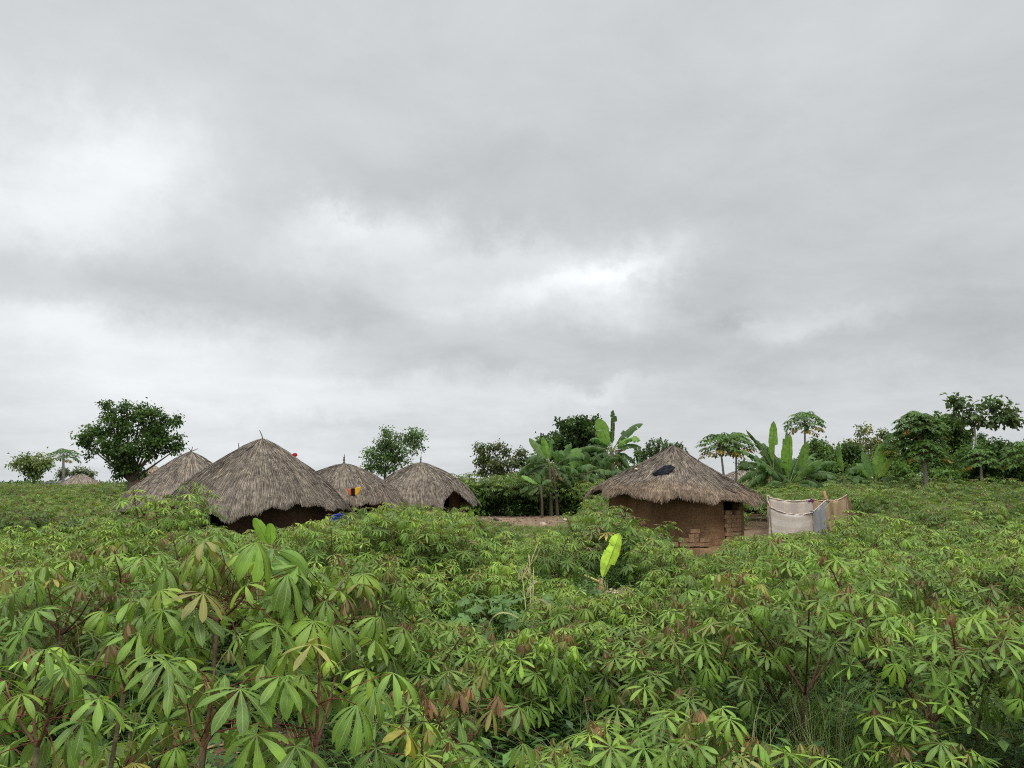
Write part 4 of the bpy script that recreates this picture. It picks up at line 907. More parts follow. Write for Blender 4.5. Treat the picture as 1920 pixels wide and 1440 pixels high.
# each lobe of a papaya leaf carries side teeth: add narrow side lobes
def toothed(tm, r):
    V, Q, U = tm; V2 = [V]; Q2 = [Q]; n = len(V); U2 = [U]
    for k in range(7):
        b = k * 12
        for (row, sgn) in ((1, 1), (1, -1), (2, 1), (2, -1)):
            c = V[b + row * 3]; e = V[b + row * 3 + (1 if sgn > 0 else 2)]; tip = c + (e - c) * 3.2 + (V[b + 9] - V[b]) * .16 + [0, 0, -.03]
            f_ = V[b + row * 3] + (V[b + 9] - V[b]) * .12
            V2.append(np.array([c, tip, f_, (c + f_) / 2])); Q2.append(np.array([[n, n + 1, n + 2, n + 3]])); U2.append(np.zeros((4, 3))); n += 4
    return np.concatenate(V2), np.concatenate(Q2), np.concatenate(U2)
PAP = [toothed(t, None) for t in PAP]
def papaya(label, d, base_px, top, rx, nl=30, seed=1, leaf=.42, trunk=.085, yellow=5, fruit=True, heads=None, base2=None, bark=(.21, .19, .16), flat=.5):
    r = np.random.RandomState(seed); bx = P(base_px, 900, d)[0]; g0 = float(gz(bx, d)); org = np.array([bx, d, g0])
    root = tag(empty('papaya_tree', org), label, 'papaya tree', 'papaya trees')
    tb = MB(); cb = MB(); heads = heads or [top]
    first = None
    for hi, (hx, hy) in enumerate(heads):
        hd = P(hx, hy, d) - org + [0, .3 * hi, 0]; b0 = np.array([0, 0, -.1])
        if hi == 0 or first is None: start = b0; first = hd
        else: start = first * [1, 1, .80]
        tb.tube([start, (start + hd) / 2 + [.03, 0, 0], hd], [trunk * (1.2 if hi == 0 else .8), trunk * .9, trunk * .6], 8, bark)
        R = rx * d / F / (1.0 if len(heads) == 1 else 1.35)
        n = nl; q = (np.arange(n) + .5) / n; ph = np.arange(n) * 2.4 + r.uniform(0, 6)
        el_ = math.radians(78) - q ** .8 * math.radians(98); pl = R * (1 - leaf * .8 / R) * r.uniform(.75, 1.08, n) * (.55 + .45 * q ** .4)
        dirs = np.stack([np.cos(ph) * np.cos(el_), np.sin(ph) * np.cos(el_), np.sin(el_) * flat * 1.3], 1)
        A = hd + np.stack([0 * q, 0 * q, -q * .35], 1) * 1.0; Bq = A + dirs * pl[:, None]
        petioles(tb, A, Bq, .016, 2, np.tile([[.16, .17, .08]], (n, 1)))
        oh = dirs * [1, 1, .2]; M = frames(oh + [0, 0, -.25], np.array([0, 0, 1.]) + oh * .3 + r.uniform(-.15, .15, (n, 3)), leaf * r.uniform(.85, 1.15, n))
        col = np.array([.056, .115, .016]) * r.uniform(.7, 1.35, n)[:, None]; col[-yellow:] = np.array([.30, .21, .03]) * r.uniform(.45, 1.1, (yellow, 1))
        col[q > .6] = col[q > .6] * .9
        for k in range(4):
            s_ = (np.arange(n) % 4) == k; cb.inst(PAP[k], M[s_], Bq[s_], col[s_])
        if fruit:
            for k in range(7):
                a = r.uniform(0, 6.28); fb = MB(); V, T = ROCKS[k % 4]; nv = V / np.linalg.norm(V, axis=1)[:, None]
                fb.add(nv * [.085, .085, .13], None, T, np.array([.05, .10, .02]) * r.uniform(.8, 1.4)); o = fb.build('fruit', M_STEM, root, True)
                o.location = tuple(hd + np.array([math.cos(a) * .14, math.sin(a) * .14, -.35 - .12 * (k % 3)]))
    if base2 is not None:
        pass
    tb.build('trunk', M_STEM, root); cb.build('crown', M_TREE, root); return root
papaya('papaya tree with a flat dark crown at the far left', 78, 120, (119, 852), 38, 34, 21, .62, .16, 3, False, bark=(.25, .24, .22), flat=.5)
papaya('papaya tree just right of the hut roof, left-hand trunk, yellowing lower leaves', 42, 1362, (1350, 832), 52, 46, 22, .44, .075, 9, flat=.62)
papaya('papaya tree just right of the hut roof, right-hand trunk of the close pair', 43, 1377, (1380, 828), 46, 46, 23, .44, .07, 8, flat=.62)
papaya('papaya tree sticking up behind the big banana clump', 47, 1505, (1509, 790), 46, 46, 24, .46, .08, 7, True, flat=.62)
papaya('thick-trunked papaya tree with a tall layered crown, pale trunk in the open', 41, 1733, (1730, 805), 66, 52, 25, .46, .12, 3, True, heads=[(1732, 840), (1722, 788), (1745, 796), (1708, 822), (1760, 825)], flat=.6)
papaya('papaya crown cut by the right edge of the view', 40, 1925, (1922, 850), 52, 44, 26, .45, .08, 3, False, flat=.7)
papaya('young papaya with dark crown among the far right shrubs', 46, 1838, (1838, 858), 42, 40, 27, .42, .10, 3, True, flat=.6)

# ------------------------------------------------------------------ bananas
def banana_leaf(r, base, v, length, droop, hw, torn=.5, face=None, col=(.07, .15, .03), n=26, stalk=.16):
    """one leaf mesh: midrib plus torn flaps on either side"""
    mb = MB(); v = nrm(v); d = v.copy(); pts = [np.array(base, float)]; ds = length / n
    for i in range(n):
        s = i / n; d = nrm(d + np.array([0, 0, -droop * (.25 + 2.2 * s * s) / n * 1.6])); pts.append(pts[-1] + d * ds)
    pts = np.array(pts); tg = np.gradient(pts, axis=0); tg /= np.linalg.norm(tg, axis=1)[:, None]
    face = np.array([0, -.3, 1.0]) if face is None else np.array(face, float)
    side = np.cross(tg, face); side /= np.linalg.norm(side, axis=1)[:, None] + 1e-9; nn = np.cross(side, tg)
    mb.tube(pts, np.linspace(.022, .006, n + 1) * length / 2, 4, (.22, .28, .10), 0, False)
    wprof = lambda s: hw * np.interp(s, [stalk, stalk + .07, .35, .6, .82, .94, 1], [.05, .5, .95, 1, .8, .45, .03])
    m0 = int(n * stalk) + 1
    for sg in (1, -1):
        i = m0
        while i < n:
            k = min(n - i, 1 + (r.randint(1, 4) if r.rand() < torn else r.randint(5, 12))); dr = r.uniform(.05, .35) + (r.uniform(0, .9) if r.rand() < torn else 0)
            V = []; U = []; sl = r.uniform(.0, .1)
            for j in range(i, i + k + 1):
                s = j / n; wd = float(wprof(s)) * r.uniform(.94, 1.04); c = pts[j]; tq = (j - i) / max(1, k)
                for f_ in (0, .5, 1):
                    a = dr * f_ * 1.4 - .25 * (1 - f_)
                    off = side[j] * sg * wd * f_ * math.cos(a) - nn[j] * wd * f_ * math.sin(a) * .9 + tg[j] * wd * f_ * (.18 + sl)
                    gap = (tq - .5) * -.10 * f_ * torn * length / n * k
                    V.append(c + off + tg[j] * gap); U.append((f_ * .9 + .03, s * 3, .5))
            Q = []
            for j in range(k):
                for f_ in range(2):
                    a = j * 3 + f_; q = (a, a + 1, a + 4, a + 3); Q.append(q if sg < 0 else q[::-1])
            mb.add(V, Q, None, np.array(col) * r.uniform(.85, 1.15), U); i += k
    return mb
def banana(label, d, base_px, stems, leaves, seed, dz=0, group='banana plants', base_py=None):
    """stems: [(px,py top)] ; leaves: (stem, angle from vertical in view, depth lean, length px, droop, halfwidth m, torn, tone)"""
    r = np.random.RandomState(seed); bx = P(base_px, 900, d)[0]; g0 = float(gz(bx, d)); org = np.array([bx, d, g0])
    root = tag(empty('banana_plant', org), label, 'banana plant', group)
    tops = []
    if len(leaves) > 6: leaves = list(leaves) + [(q % len(stems), (q * 67 % 90 - 45) * 1.6 + (180 if q % 2 else 150), .5 - q * .3, 34, .1, .16, 1.0, 'k') for q in range(2 + len(stems))] + [(q % len(stems), [-125, 118, -95, 100, -145, 140][q], [-.5, -.4, .5, .6, .2, .1][q], 46, 1.0, .30, .8, 'gsdgsd'[q]) for q in range(6)]
    for k, (sx, sy, sb, rad) in enumerate(stems):
        top = P(sx, sy, d) - org; b = np.array([P(sb, 900, d)[0] - bx, 0, -.1]); mb = MB()
        mb.tube([b, (b + top) / 2 + [.03, 0, 0], top], [rad * 1.2, rad, rad * .7], 9, (.065, .052, .034)); mb.build('pseudostem', M_STEM, root, True); tops.append(top)
    for (si, ang, dep, lpx, droop, hw, torn, tone) in leaves:
        a = math.radians(ang); L_ = lpx * d / F; v = np.array([math.sin(a), dep, math.cos(a)])
        c = {'k': (.20, .13, .07), 'g': (.055, .125, .028), 'b': (.115, .225, .035), 'd': (.036, .082, .018), 's': (.078, .142, .040), 'y': (.20, .30, .03)}[tone]
        f_ = (math.sin(a) * -.3 + r.uniform(-.25, .25), -1.0, .35 + abs(math.sin(a)) * 1.1 + r.uniform(-.2, .4))
        mb = banana_leaf(r, tops[si], v, L_, droop, hw, min(1, torn + .25) if si >= 0 and torn > .25 else torn, f_, c); mb.build('leaf', M_BAN, root, True)
    return root
banana('banana plant with two dark stems at the back of the yard', 43, 1037, [(1030, 870, 1033, .095), (1038, 878, 1045, .09)], [
    (0, -32, .1, 62, .3, .30, .15, 's'), (0, -14, 0, 52, .1, .22, .2, 'b'), (0, -78, -.1, 68, 1.3, .26, .9, 's'), (0, -100, .1, 50, .7, .28, .3, 'd'), (1, 30, 0, 58, .4, .3, .6, 'g'), (1, 48, .2, 62, .9, .3, .8, 'g'),
    (1, 75, -.2, 52, 1.2, .28, .8, 'g'), (1, 100, .2, 55, 1.2, .28, .7, 's'), (1, 120, -.2, 50, 1.0, .28, .6, 's'), (0, 5, .2, 50, .2, .26, .4, 'g'), (0, -50, -.3, 55, 1.6, .3, .7, 'g'), (1, 12, -.3, 48, 2.0, .3, .6, 'g'), (0, -120, -.2, 45, .8, .26, .5, 'd')], 31)
banana('short banana sucker with bright leaves left of the two-stemmed banana', 41.5, 1012, [(1014, 912, 1016, .07)], [(0, -50, 0, 42, .5, .22, .1, 'b'), (0, -80, .1, 44, 1.2, .2, .3, 's'), (0, -110, 0, 28, .8, .2, .2, 's'), (0, 40, 0, 24, 1.0, .2, .3, 'g'), (0, -15, 0, 28, .5, .18, .2, 'g')], 32)
banana('tallest banana plant, a ragged leaf pointing straight up behind the hut', 46, 1147, [(1147, 846, 1148, .14)], [
    (0, 3, 0, 78, .05, .30, 1.0, 'd'), (0, -22, -.1, 66, .15, .46, .12, 'b'), (0, 35, .1, 84, .7, .34, .5, 'g'), (0, 45, -.2, 62, 1.0, .34, .8, 'b'), (0, 60, -.1, 60, .9, .34, .4, 'd'), (0, -72, -.1, 80, .8, .30, .8, 's'),
    (0, -55, .2, 62, 1.6, .34, .5, 'd'), (0, -100, 0, 60, .9, .32, .4, 'd'), (0, 95, 0, 52, 1.0, .3, .7, 'd'), (0, -35, .3, 55, 1.2, .34, .6, 'g'), (0, 120, -.3, 44, 1, .3, .7, 'd'), (0, -130, -.3, 44, 1, .3, .8, 's')], 33)
banana('banana plant with broad leaves crowded between the two tall bananas', 45, 1098, [(1100, 886, 1104, .13)], [
    (0, -45, 0, 66, .35, .42, .1, 'g'), (0, -20, .2, 58, 1.0, .4, .3, 's'), (0, 25, 0, 58, 1.4, .38, .5, 'd'), (0, -80, 0, 58, .9, .34, .6, 's'), (0, 70, 0, 54, 1.0, .34, .7, 's'), (0, -110, .1, 55, .7, .32, .6, 's'), (0, 100, 0, 52, .9, .32, .8, 's'), (0, -5, -.3, 50, 2.2, .38, .3, 'd'), (0, -130, -.2, 50, .8, .3, .5, 's'), (0, 125, 0, 46, .9, .3, .7, 's')], 34)
banana('low banana leaf arching out behind the right hut roof', 44, 1192, [(1180, 893, 1185, .10)], [(0, 60, 0, 50, .9, .26, .7, 's'), (0, 80, .1, 44, 1.1, .26, .8, 's'), (0, 30, .2, 40, .9, .3, .5, 'g'), (0, -60, .2, 40, .9, .3, .5, 'd'), (0, 105, 0, 34, .8, .24, .8, 's')], 35)
banana('largest banana clump with upright pale green leaves behind the wash shelter', 39, 1480, [(1478, 915, 1480, .14), (1450, 882, 1454, .11), (1498, 898, 1498, .12)], [
    (1, 1, -.1, 92, .04, .25, .15, 'b'), (0, 1, -.15, 100, .35, .44, .35, 'b'), (2, 12, -.1, 72, .1, .24, .1, 'b'), (0, 5, .2, 118, .5, .26, .6, 'g'), (0, -14, .2, 100, .9, .34, .5, 'g'), (0, 22, .2, 96, .9, .34, .5, 'g'), (0, -35, 0, 92, .8, .34, .5, 'g'), (1, -48, 0, 82, .6, .26, 1., 'g'), (1, -62, .1, 70, .9, .3, .9, 's'),
    (1, -85, 0, 76, 1.0, .30, .9, 's'), (0, -70, -.3, 74, 1.4, .32, .8, 'd'), (0, 32, .1, 84, 1.0, .34, .6, 'd'), (2, 48, 0, 84, .8, .28, .9, 'g'), (2, 66, -.1, 76, 1.0, .3, .8, 's'), (2, 90, .1, 66, 1.1, .3, .9, 's'), (0, 20, .4, 80, .8, .36, .5, 'd'),
    (0, -20, .4, 84, .9, .36, .5, 'd'), (1, -25, 0, 90, .5, .2, 1., 's'), (0, 50, -.4, 64, 1.6, .34, .6, 'g'), (0, -50, -.4, 60, 1.7, .34, .6, 'd'), (1, -110, 0, 56, .7, .28, .9, 'd'), (2, 115, 0, 56, .8, .28, .8, 's'), (0, -42, -.2, 88, .6, .30, .6, 'g'), (0, 38, -.2, 84, .5, .30, .6, 'b'), (1, -12, .3, 70, .8, .30, .5, 'g'), (2, 30, .3, 76, .7, .30, .6, 'g'), (1, -100, -.3, 64, .9, .3, .8, 's'), (2, 78, .4, 60, 1.2, .3, .8, 'g'), (0, 62, -.5, 60, 1.2, .34, .5, 'd'), (0, -62, -.5, 60, 1.2, .34, .5, 'd'), (0, -130, -.3, 50, .6, .3, .7, 'd'), (0, 130, -.3, 50, .6, .3, .7, 's')], 36)
banana('banana plant with one erect leaf between the big clump and the low one', 43, 1580, [(1582, 898, 1582, .09)], [(0, -4, 0, 70, .05, .26, .7, 'b'), (0, 40, 0, 56, .9, .26, .4, 's'), (0, -60, 0, 60, .9, .26, .8, 'g'), (0, 75, 0, 50, 1.0, .26, .7, 's'), (0, -95, 0, 56, .8, .26, .8, 's'), (0, 110, 0, 44, .8, .26, .6, 's')], 37)
banana('low banana plant with a fan of bright leaves, right of the others', 42, 1643, [(1641, 905, 1642, .09)], [(0, 12, 0, 76, .15, .30, .1, 'b'), (0, -14, .1, 62, .3, .3, .1, 'g'), (0, 30, -.1, 58, .3, .22, .1, 'y'), (0, -36, -.1, 52, .5, .28, .3, 'b'), (0, 62, 0, 50, .8, .24, .6, 's'), (0, -65, 0, 44, .9, .24, .5, 's'), (0, 88, 0, 42, .8, .24, .6, 's'), (0, -100, 0, 34, .8, .22, .6, 's')], 38)
banana('bushy banana plant just right of the two-stemmed one', 44, 1070, [(1070, 892, 1072, .11)], [
    (0, -30, 0, 60, .5, .34, .4, 'g'), (0, 12, .2, 58, .6, .34, .4, 'b'), (0, 50, 0, 56, 1.0, .32, .7, 's'), (0, 80, -.1, 52, 1.0, .3, .8, 's'), (0, -70, -.2, 56, 1.1, .3, .8, 's'), (0, 110, -.1, 46, .8, .3, .8, 'd'), (0, -115, -.1, 44, .8, .3, .8, 'g'), (0, 35, -.5, 50, 1.8, .32, .6, 'g'), (0, -15, -.5, 50, 2.0, .32, .6, 'g')], 41)
banana('banana plant with drooping tattered leaves at the foot of the tallest one', 45.5, 1128, [(1127, 893, 1130, .11)], [
    (0, -55, 0, 56, 1.0, .32, .8, 's'), (0, 60, 0, 50, 1.0, .32, .9, 's'), (0, 20, -.3, 54, 1.2, .32, .7, 'g'), (0, -20, -.3, 54, 1.2, .32, .7, 'g'), (0, 90, 0, 46, .9, .3, .8, 'd'), (0, -90, 0, 46, .9, .3, .8, 's'), (0, 0, .3, 52, .6, .34, .5, 'g')], 42)
# banana sucker in the field with a single yellow-green leaf
bs = P(1127, 1118, 16.2); rS = np.random.RandomState(3)
root = tag(empty('banana_sucker', (bs[0], 16.2, 0)), 'lone banana sucker with one bright yellow-green leaf in mid field', 'banana plant', 'banana plants')
mb = MB(); st_ = P(1126, 1085, 16.2) - [bs[0], 16.2, 0]
mb.tube([(0, 0, -.1), st_ * [.5, 1, .5], st_], [.075, .065, .045], 9, (.26, .19, .10)); mb.build('pseudostem', M_STEM, root, True)
mb = MB()
for k in range(11):
    a = k * 2.3; b0 = np.array([math.cos(a) * .06, math.sin(a) * .06, .12 + .03 * k]); mb.add([b0, b0 + [.03, 0, 0], b0 + [math.cos(a) * .05 + .01, math.sin(a) * .05, -.3], b0 + [math.cos(a) * .07, math.sin(a) * .07, -.3]], [(0, 1, 2, 3)], None, (.28, .20, .11))
mb.build('dry_sheath', M_STEM, root)
mb = banana_leaf(rS, st_ + [0, 0, -.1], (.44, .22, 1), 1.12, .02, .185, .3, (.3, -1, .25), (.38, .55, .055), stalk=.10); mb.build('leaf', M_BAN, root, True)  # young-leaf yellow, colour raised further to stand for backlight
mb = MB(); q1 = P(1097, 1079, 16.0) - [bs[0], 16.2, 0]; mb.tube([st_ + [0, 0, -.08], (st_ + q1) / 2 + [0, 0, -.04], q1], [.028, .024, .03], 7, (.42, .38, .14)); mb.build('cut_leaf_stalk', M_STEM, root, True)
# young banana behind the tall near cassava
bs = P(512, 1100, 6.6); root = tag(empty('young_banana', (bs[0], 6.6, 0)), 'young banana with a bright pointed leaf rising behind the tallest near cassava', 'banana plant', 'banana plants')
mb = MB(); st_ = P(508, 1030, 6.6) - [bs[0], 6.6, 0]; mb.tube([(0, 0, -.1), st_ * [.4, 1, .5], st_], [.06, .05, .03], 10, (.10, .17, .05)); mb.build('pseudostem', M_STEM, root, True)
for (ang, dep, L_, droop, hw, tone) in ((-26, -.1, .30, .2, .050, (.20, .36, .035)), (-2, -.1, .22, .4, .045, (.18, .34, .035)), (95, -.1, .4, 1.2, .05, (.16, .30, .035)), (-105, -.2, .4, 1.0, .05, (.12, .24, .03)), (120, .4, .4, 1.0, .05, (.16, .30, .035)), (140, -.3, .4, .6, .09, (.08, .17, .03))):
    a = math.radians(ang); mb = banana_leaf(rS, st_, (math.sin(a), dep, math.cos(a)), L_, droop, hw, .02, (.2, -1, .5), tone); mb.build('leaf', M_BAN, root, True)

# ------------------------------------------------------------------ the cassava field
S1x = [-80, 0, 200, 250, 295, 330, 365, 395, 425, 560, 620, 700, 780, 860, 920, 1000, 1060, 1100, 1140, 1200, 1240, 1262, 1345, 1385, 1440, 1480, 1560, 1605, 1640, 1750, 1990]
S1y = [935, 935, 945, 945, 932, 914, 930, 985, 1000, 990, 965, 950, 944, 953, 985, 1003, 998, 957, 948, 965, 1010, 1052, 1052, 1005, 1003, 1003, 990, 985, 955, 930, 920]
def limit_h(px, y): return CAMZ - (np.interp(px, S1x, S1y) - HOR) * y / F
def plant_h(px, y, r):
    left = px < 700; rt = px > 1250
    if y < 5.5: h = 1.25 if px < 260 else (1.05 if left else .82)
    elif y < 8: h = 1.45 if left else (1.38 if rt else 1.0)
    elif y < 12: h = 1.35 if left else (1.42 if rt else 1.1)
    elif y < 23: h = 1.42
    else: h = 1.5
    h *= r.uniform(.76, 1.16) * (1 + .24 * float(fnoise(px / 60., y * 1.1, 11)))
    if 12.5 < y < 17 and 560 < px < 925: h = limit_h(px, y) * r.uniform(.9, 1.0)
    if 15 < y < 19 and 300 < px < 375: h = limit_h(px, y) * r.uniform(.88, 1.0)
    if (15.5 if px > 1195 else 17.3) < y < 19.5 and 1075 < px < 1235: h = limit_h(px, y) * r.uniform(.86, 1.0)
    if y > 23 and px < 240: h = 1.62 * r.uniform(.9, 1.12)
    if 42 < y < 47.5 and 850 < px < 1130: h = 2.25 * r.uniform(.85, 1.1)
    if 28 < y < 44 and 1395 < px < 1640: h = 1.75 * r.uniform(.9, 1.1)
    if y > 34 and px > 1640: h = 1.75 * r.uniform(.8, 1.2) * (1 + .22 * float(fnoise(px / 45., y * .3, 5)))
    return h
def blocked(x, y, px):
    for (hx, hy, hr) in HUTS:
        if (x - hx) ** 2 + (y - hy) ** 2 < hr * hr: return True
    if 850 < px < 1110 and 24.5 < y < 42.6: return True
    if 700 < px <= 850 and 28 < y < 42: return True
    if 1110 <= px < 1440 and 28 < y < 33: return True
    if 1245 < px < 1350 and 15.5 < y < 23: return True
    if 1195 <= px < 1460 and 20.5 < y < 28: return True
    if 1120 < px < 1225 and 13.8 < y < 17.6: return True
    if 1425 < px < 1610 and 23.6 < y < 29.5: return True
    if 1395 < px < 1440 and 22 < y < 29: return True
    if 1080 < px < 1195 and 14.3 < y < 17.2: return True
    if 940 < px < 1010 and 8.2 < y < 9.8: return True
    if y < 7.4 and 430 < px < 600 and y > 5.6: return True
    return False
rf = np.random.RandomState(123); cand = []
ygrid = 3.9
while ygrid < 82:
    sp = .95 if ygrid < 7 else .84 if ygrid < 10 else (.88 if ygrid < 24 else (1.05 if ygrid < 45 else 1.35))
    half = (960 + 90) / F * ygrid + .4
    for xg in np.arange(-half, half, sp):
        x = xg + rf.uniform(-.34, .34) * sp; y = ygrid + rf.uniform(-.38, .38) * sp; px = 960 + F * x / y
        if blocked(x, y, px): continue
        if y > 50 and px > 230: continue
        if y < 5.2 and 300 < px < 760: continue
        h = plant_h(px, y, rf)
        if y < 23 or (240 < px < 1640 and y < 30): h = min(h, limit_h(px, y) + .02)
        if y < 16 and 1065 < px < 1200: h = min(h, CAMZ - (1112 - HOR) * y / F)
        if y < 9 and 955 < px < 1020: h = min(h, CAMZ - (1170 - HOR) * y / F)
        elif y > 19 and 215 < px < 700: h = min(h, 1.3)
        if h < .5 or (rf.rand() < (.07 if y < 10 else .13)): continue
        if y < 6 and 940 < px < 1010: h = min(h, .8)
        cand.append((y, x, h, px))
    ygrid += sp * .92
for (px, y) in ((325, 16.6), (338, 16.2), (358, 16.5), (330, 17.4), (349, 15.6), (318, 15.4)):
    cand = [c for c in cand if math.hypot(c[1] - (px - 960) / F * y, c[0] - y) > .55]; cand.append((y, (px - 960) / F * y, limit_h(px, y) + .05, px))
cand.sort()
HT = [.85, 1.15, 1.45, 1.9]
TPL = {}; HM = {}
def tpl(lod, hi, k):
    key = (lod, hi, k)
    if key not in TPL:
        H = HT[hi]; seed = 1000 + lod * 100 + hi * 10 + k
        if lod == 3: st, fo = cassava(seed, H, lod=3, nleaf=17, L=.18)
        elif lod == 2: st, fo = cassava(seed, H, lod=2, nleaf=17, L=.175, dense=1.05)
        else: st, fo = cassava(seed, H, lod=1, nleaf=13, L=.21, dense=1)
        if lod > 1:
            so = st.build('stem', M_STEM); fo_ = fo.build('foliage', M_CAS)
            TPL[key] = (so.data, fo_.data); bpy.data.objects.remove(so); bpy.data.objects.remove(fo_)
        else: TPL[key] = fo.arrays()
        HM[key] = float(np.percentile(np.concatenate(fo.V)[:, 2], 98))
    return TPL[key]
def place(y, x, h, px, label, group='cassava plants of the field'):
    hi = int(np.argmin([abs(h / (H * .93) - 1) for H in HT])); lod = 3 if y < 8.5 else 2
    k = rf.randint(6 if lod == 3 else 7); sm, fm = tpl(lod, hi, k); s = h / HM[(lod, hi, k)]
    root = tag(empty('cassava_plant', (x, y, float(gz(x, y)))), label, 'cassava plant', group)
    root.rotation_euler = (rf.uniform(-.08, .08), rf.uniform(-.08, .08), rf.uniform(0, 6.28)); w_ = s * rf.uniform(.95, 1.2); root.scale = (w_, w_, s)
    for nm, me in (('stem', sm), ('foliage', fm)):
        o = bpy.data.objects.new(nm, me); sc.collection.objects.link(o); o.parent = root
    return root
def zone(y, px):
    side = 'at the left' if px < 480 else ('left of centre' if px < 860 else ('right of centre' if px < 1340 else 'at the right'))
    if y < 7: dep = 'nearest rows'
    elif y < 10.5: dep = 'second band of rows'
    elif y < 15: dep = 'middle rows'
    else: dep = 'back rows before the huts'
    return f'green cassava plant in the {dep} of the field, {side}'
NIND = 286
for (y, x, h, px) in cand[:NIND]: place(y, x, h, px, zone(y, px))
fb = MB()
rest = cand[NIND:]
print('FIELD', len(cand), 'last individual y', cand[min(NIND, len(cand)) - 1][0])
gro = {}
for (y, x, h, px) in rest:
    hi = int(np.argmin([abs(h / H - 1) for H in HT])); gro.setdefault((hi, rf.randint(4)), []).append((x, y, h))
for (hi, k), L_ in gro.items():
    V, Q, U, C = tpl(1, hi, k); n = len(L_); a = rf.uniform(0, 6.28, n); s = np.array([l[2] for l in L_]) / HM[(1, hi, k)]; ws = s * rf.uniform(1.05, 1.35, n)
    M = np.zeros((n, 3, 3)); M[:, 0, 0] = np.cos(a) * ws; M[:, 0, 1] = -np.sin(a) * ws; M[:, 1, 0] = np.sin(a) * ws; M[:, 1, 1] = np.cos(a) * ws; M[:, 2, 2] = s
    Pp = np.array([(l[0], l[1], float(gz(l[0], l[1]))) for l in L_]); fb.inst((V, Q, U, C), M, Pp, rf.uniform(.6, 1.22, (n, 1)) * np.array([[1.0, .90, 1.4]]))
tag(fb.build('far_cassava', M_CAS), 'far rows of cassava running back to the horizon and round the huts', 'crops', None, 'stuff')
# far hedge line beyond the field
hb = MB(); n = 60000; r = np.random.RandomState(9); xx = r.uniform(-110, 110, n); yy = r.uniform(96, 112, n); ht = 1.9 + .5 * fnoise(xx * .3, yy * .1); zz_ = r.uniform(0, 1, n) ** .6 * ht
hb.inst(QL, frames(rand_dirs(r, n) + [0, 0, .2], np.array([0, 0, 1.]) + rand_dirs(r, n) * .5, .32 * r.uniform(.6, 1.4, n)), np.stack([xx, yy, zz_ + .5], 1), np.array([.06, .10, .03]) * r.uniform(.6, 1.4, (n, 1)))
tag(hb.build('far_bushes', M_TREE), 'low line of bushes along the horizon', 'bushes', None, 'stuff')

# ------------------------------------------------------------------ the tall near plants, posed after the photo
def hero(label, base, fork, tips, seed, L=.19, nleaf=9, leafy=.34, young=2, petl=1.15, Y0=None, leaf_gain=1.1):
    """base=(px,Y); fork=(px,py,Y); tips=[(px,py,Y)..] or with a mid point"""
    bx = (base[0] - 960) / F * base[1]; org = np.array([bx, base[1], float(gz(bx, base[1]))])
    root = tag(empty('cassava_plant', org), label, 'cassava plant', 'tall cassava plants near the camera')
    fk = P(*fork) - org; tl = []
    for t in tips:
        t = P(*t) - org; m = (fk + t) / 2 + np.array([(t[0] - fk[0]) * .12, 0, -.02]); tl.append([fk, m, t])
    st, fo = cassava(seed, 1.15, tl, leaf_gain, True, fk, (0, 0, -.05), nleaf, L, 3, young, leafy, petl=petl)
    if Y0: pass
    st.build('stem', M_STEM, root, True); fo.build('foliage', M_CAS, root, True); return root
hero('tallest cassava plant, umbrella crown rising left of the photo centre', (392, 3.75), (408, 1165, 3.7), [(345, 1105, 3.62), (408, 1082, 3.8), (470, 1098, 3.6), (440, 1110, 4.0)], 501, .20, 13, .22, 1, 1.25, leaf_gain=1.22)
hero('tall cassava plant with an olive-tinted crown right of the tallest one', (578, 3.95), (612, 1215, 3.9), [(595, 1140, 3.8), (640, 1128, 4.05), (668, 1150, 3.8), (550, 1160, 4.0)], 502, .185, 11, .2, 2, 1.2, leaf_gain=1.2)
hero('cassava plant hanging big veined leaves at the lower centre left', (585, 3.1), (592, 1400, 3.1), [(600, 1235, 3.1), (628, 1270, 3.25), (556, 1290, 3.0)], 503, .185, 7, .28, 0, 1.2)
hero('cassava plant with large drooping leaves in front of the tallest stem', (382, 2.95), (380, 1400, 2.95), [(402, 1255, 2.95), (440, 1290, 2.85), (350, 1330, 3.05)], 504, .18, 7, .26, 1, 1.2)
hero('leaning cassava plant with a bronze shoot at the lower left', (185, 3.5), (232, 1300, 3.4), [(268, 1205, 3.35), (225, 1240, 3.5)], 505, .17, 9, .30, 2, 1.1)
hero('cassava plant fanning pale leaves in the bottom left corner', (60, 3.0), (70, 1400, 3.0), [(60, 1240, 3.1), (100, 1300, 2.9), (10, 1280, 3.1)], 506, .165, 9, .26, 1, 1.1)
hero('cassava plant with grey-green leaves and bronze tips at the left edge', (110, 5.2), (115, 1190, 5.2), [(90, 1100, 5.1), (145, 1110, 5.3), (45, 1090, 5.2), (170, 1120, 5.0), (205, 1120, 5.2)], 507, .19, 9, .34, 2, 1.1)
hero('cassava plant with bronze hanging young leaves at the bottom centre', (860, 4.2), (870, 1400, 4.2), [(860, 1310, 4.15), (930, 1315, 4.25), (800, 1320, 4.1), (905, 1290, 4.4)], 508, .155, 9, .22, 4, 1.0)
hero('small bright green cassava plant at the bottom edge, right of centre', (1340, 4.4), (1340, 1430, 4.4), [(1340, 1350, 4.4), (1290, 1385, 4.4), (1390, 1380, 4.4)], 509, .16, 8, .2, 2, 1.0)
hero('cassava plant spreading one flat pale leaf at the bottom centre', (800, 3.5), (800, 1480, 3.5), [(790, 1390, 3.5), (830, 1420, 3.4), (720, 1400, 3.6)], 510, .16, 7, .2, 1, 1.0)
hero('bronze-tipped cassava plant just right of the tallest cassava', (530, 5.4), (540, 1180, 5.4), [(530, 1090, 5.3), (480, 1110, 5.5), (585, 1130, 5.4)], 511, .17, 9, .3, 2, 1.0)

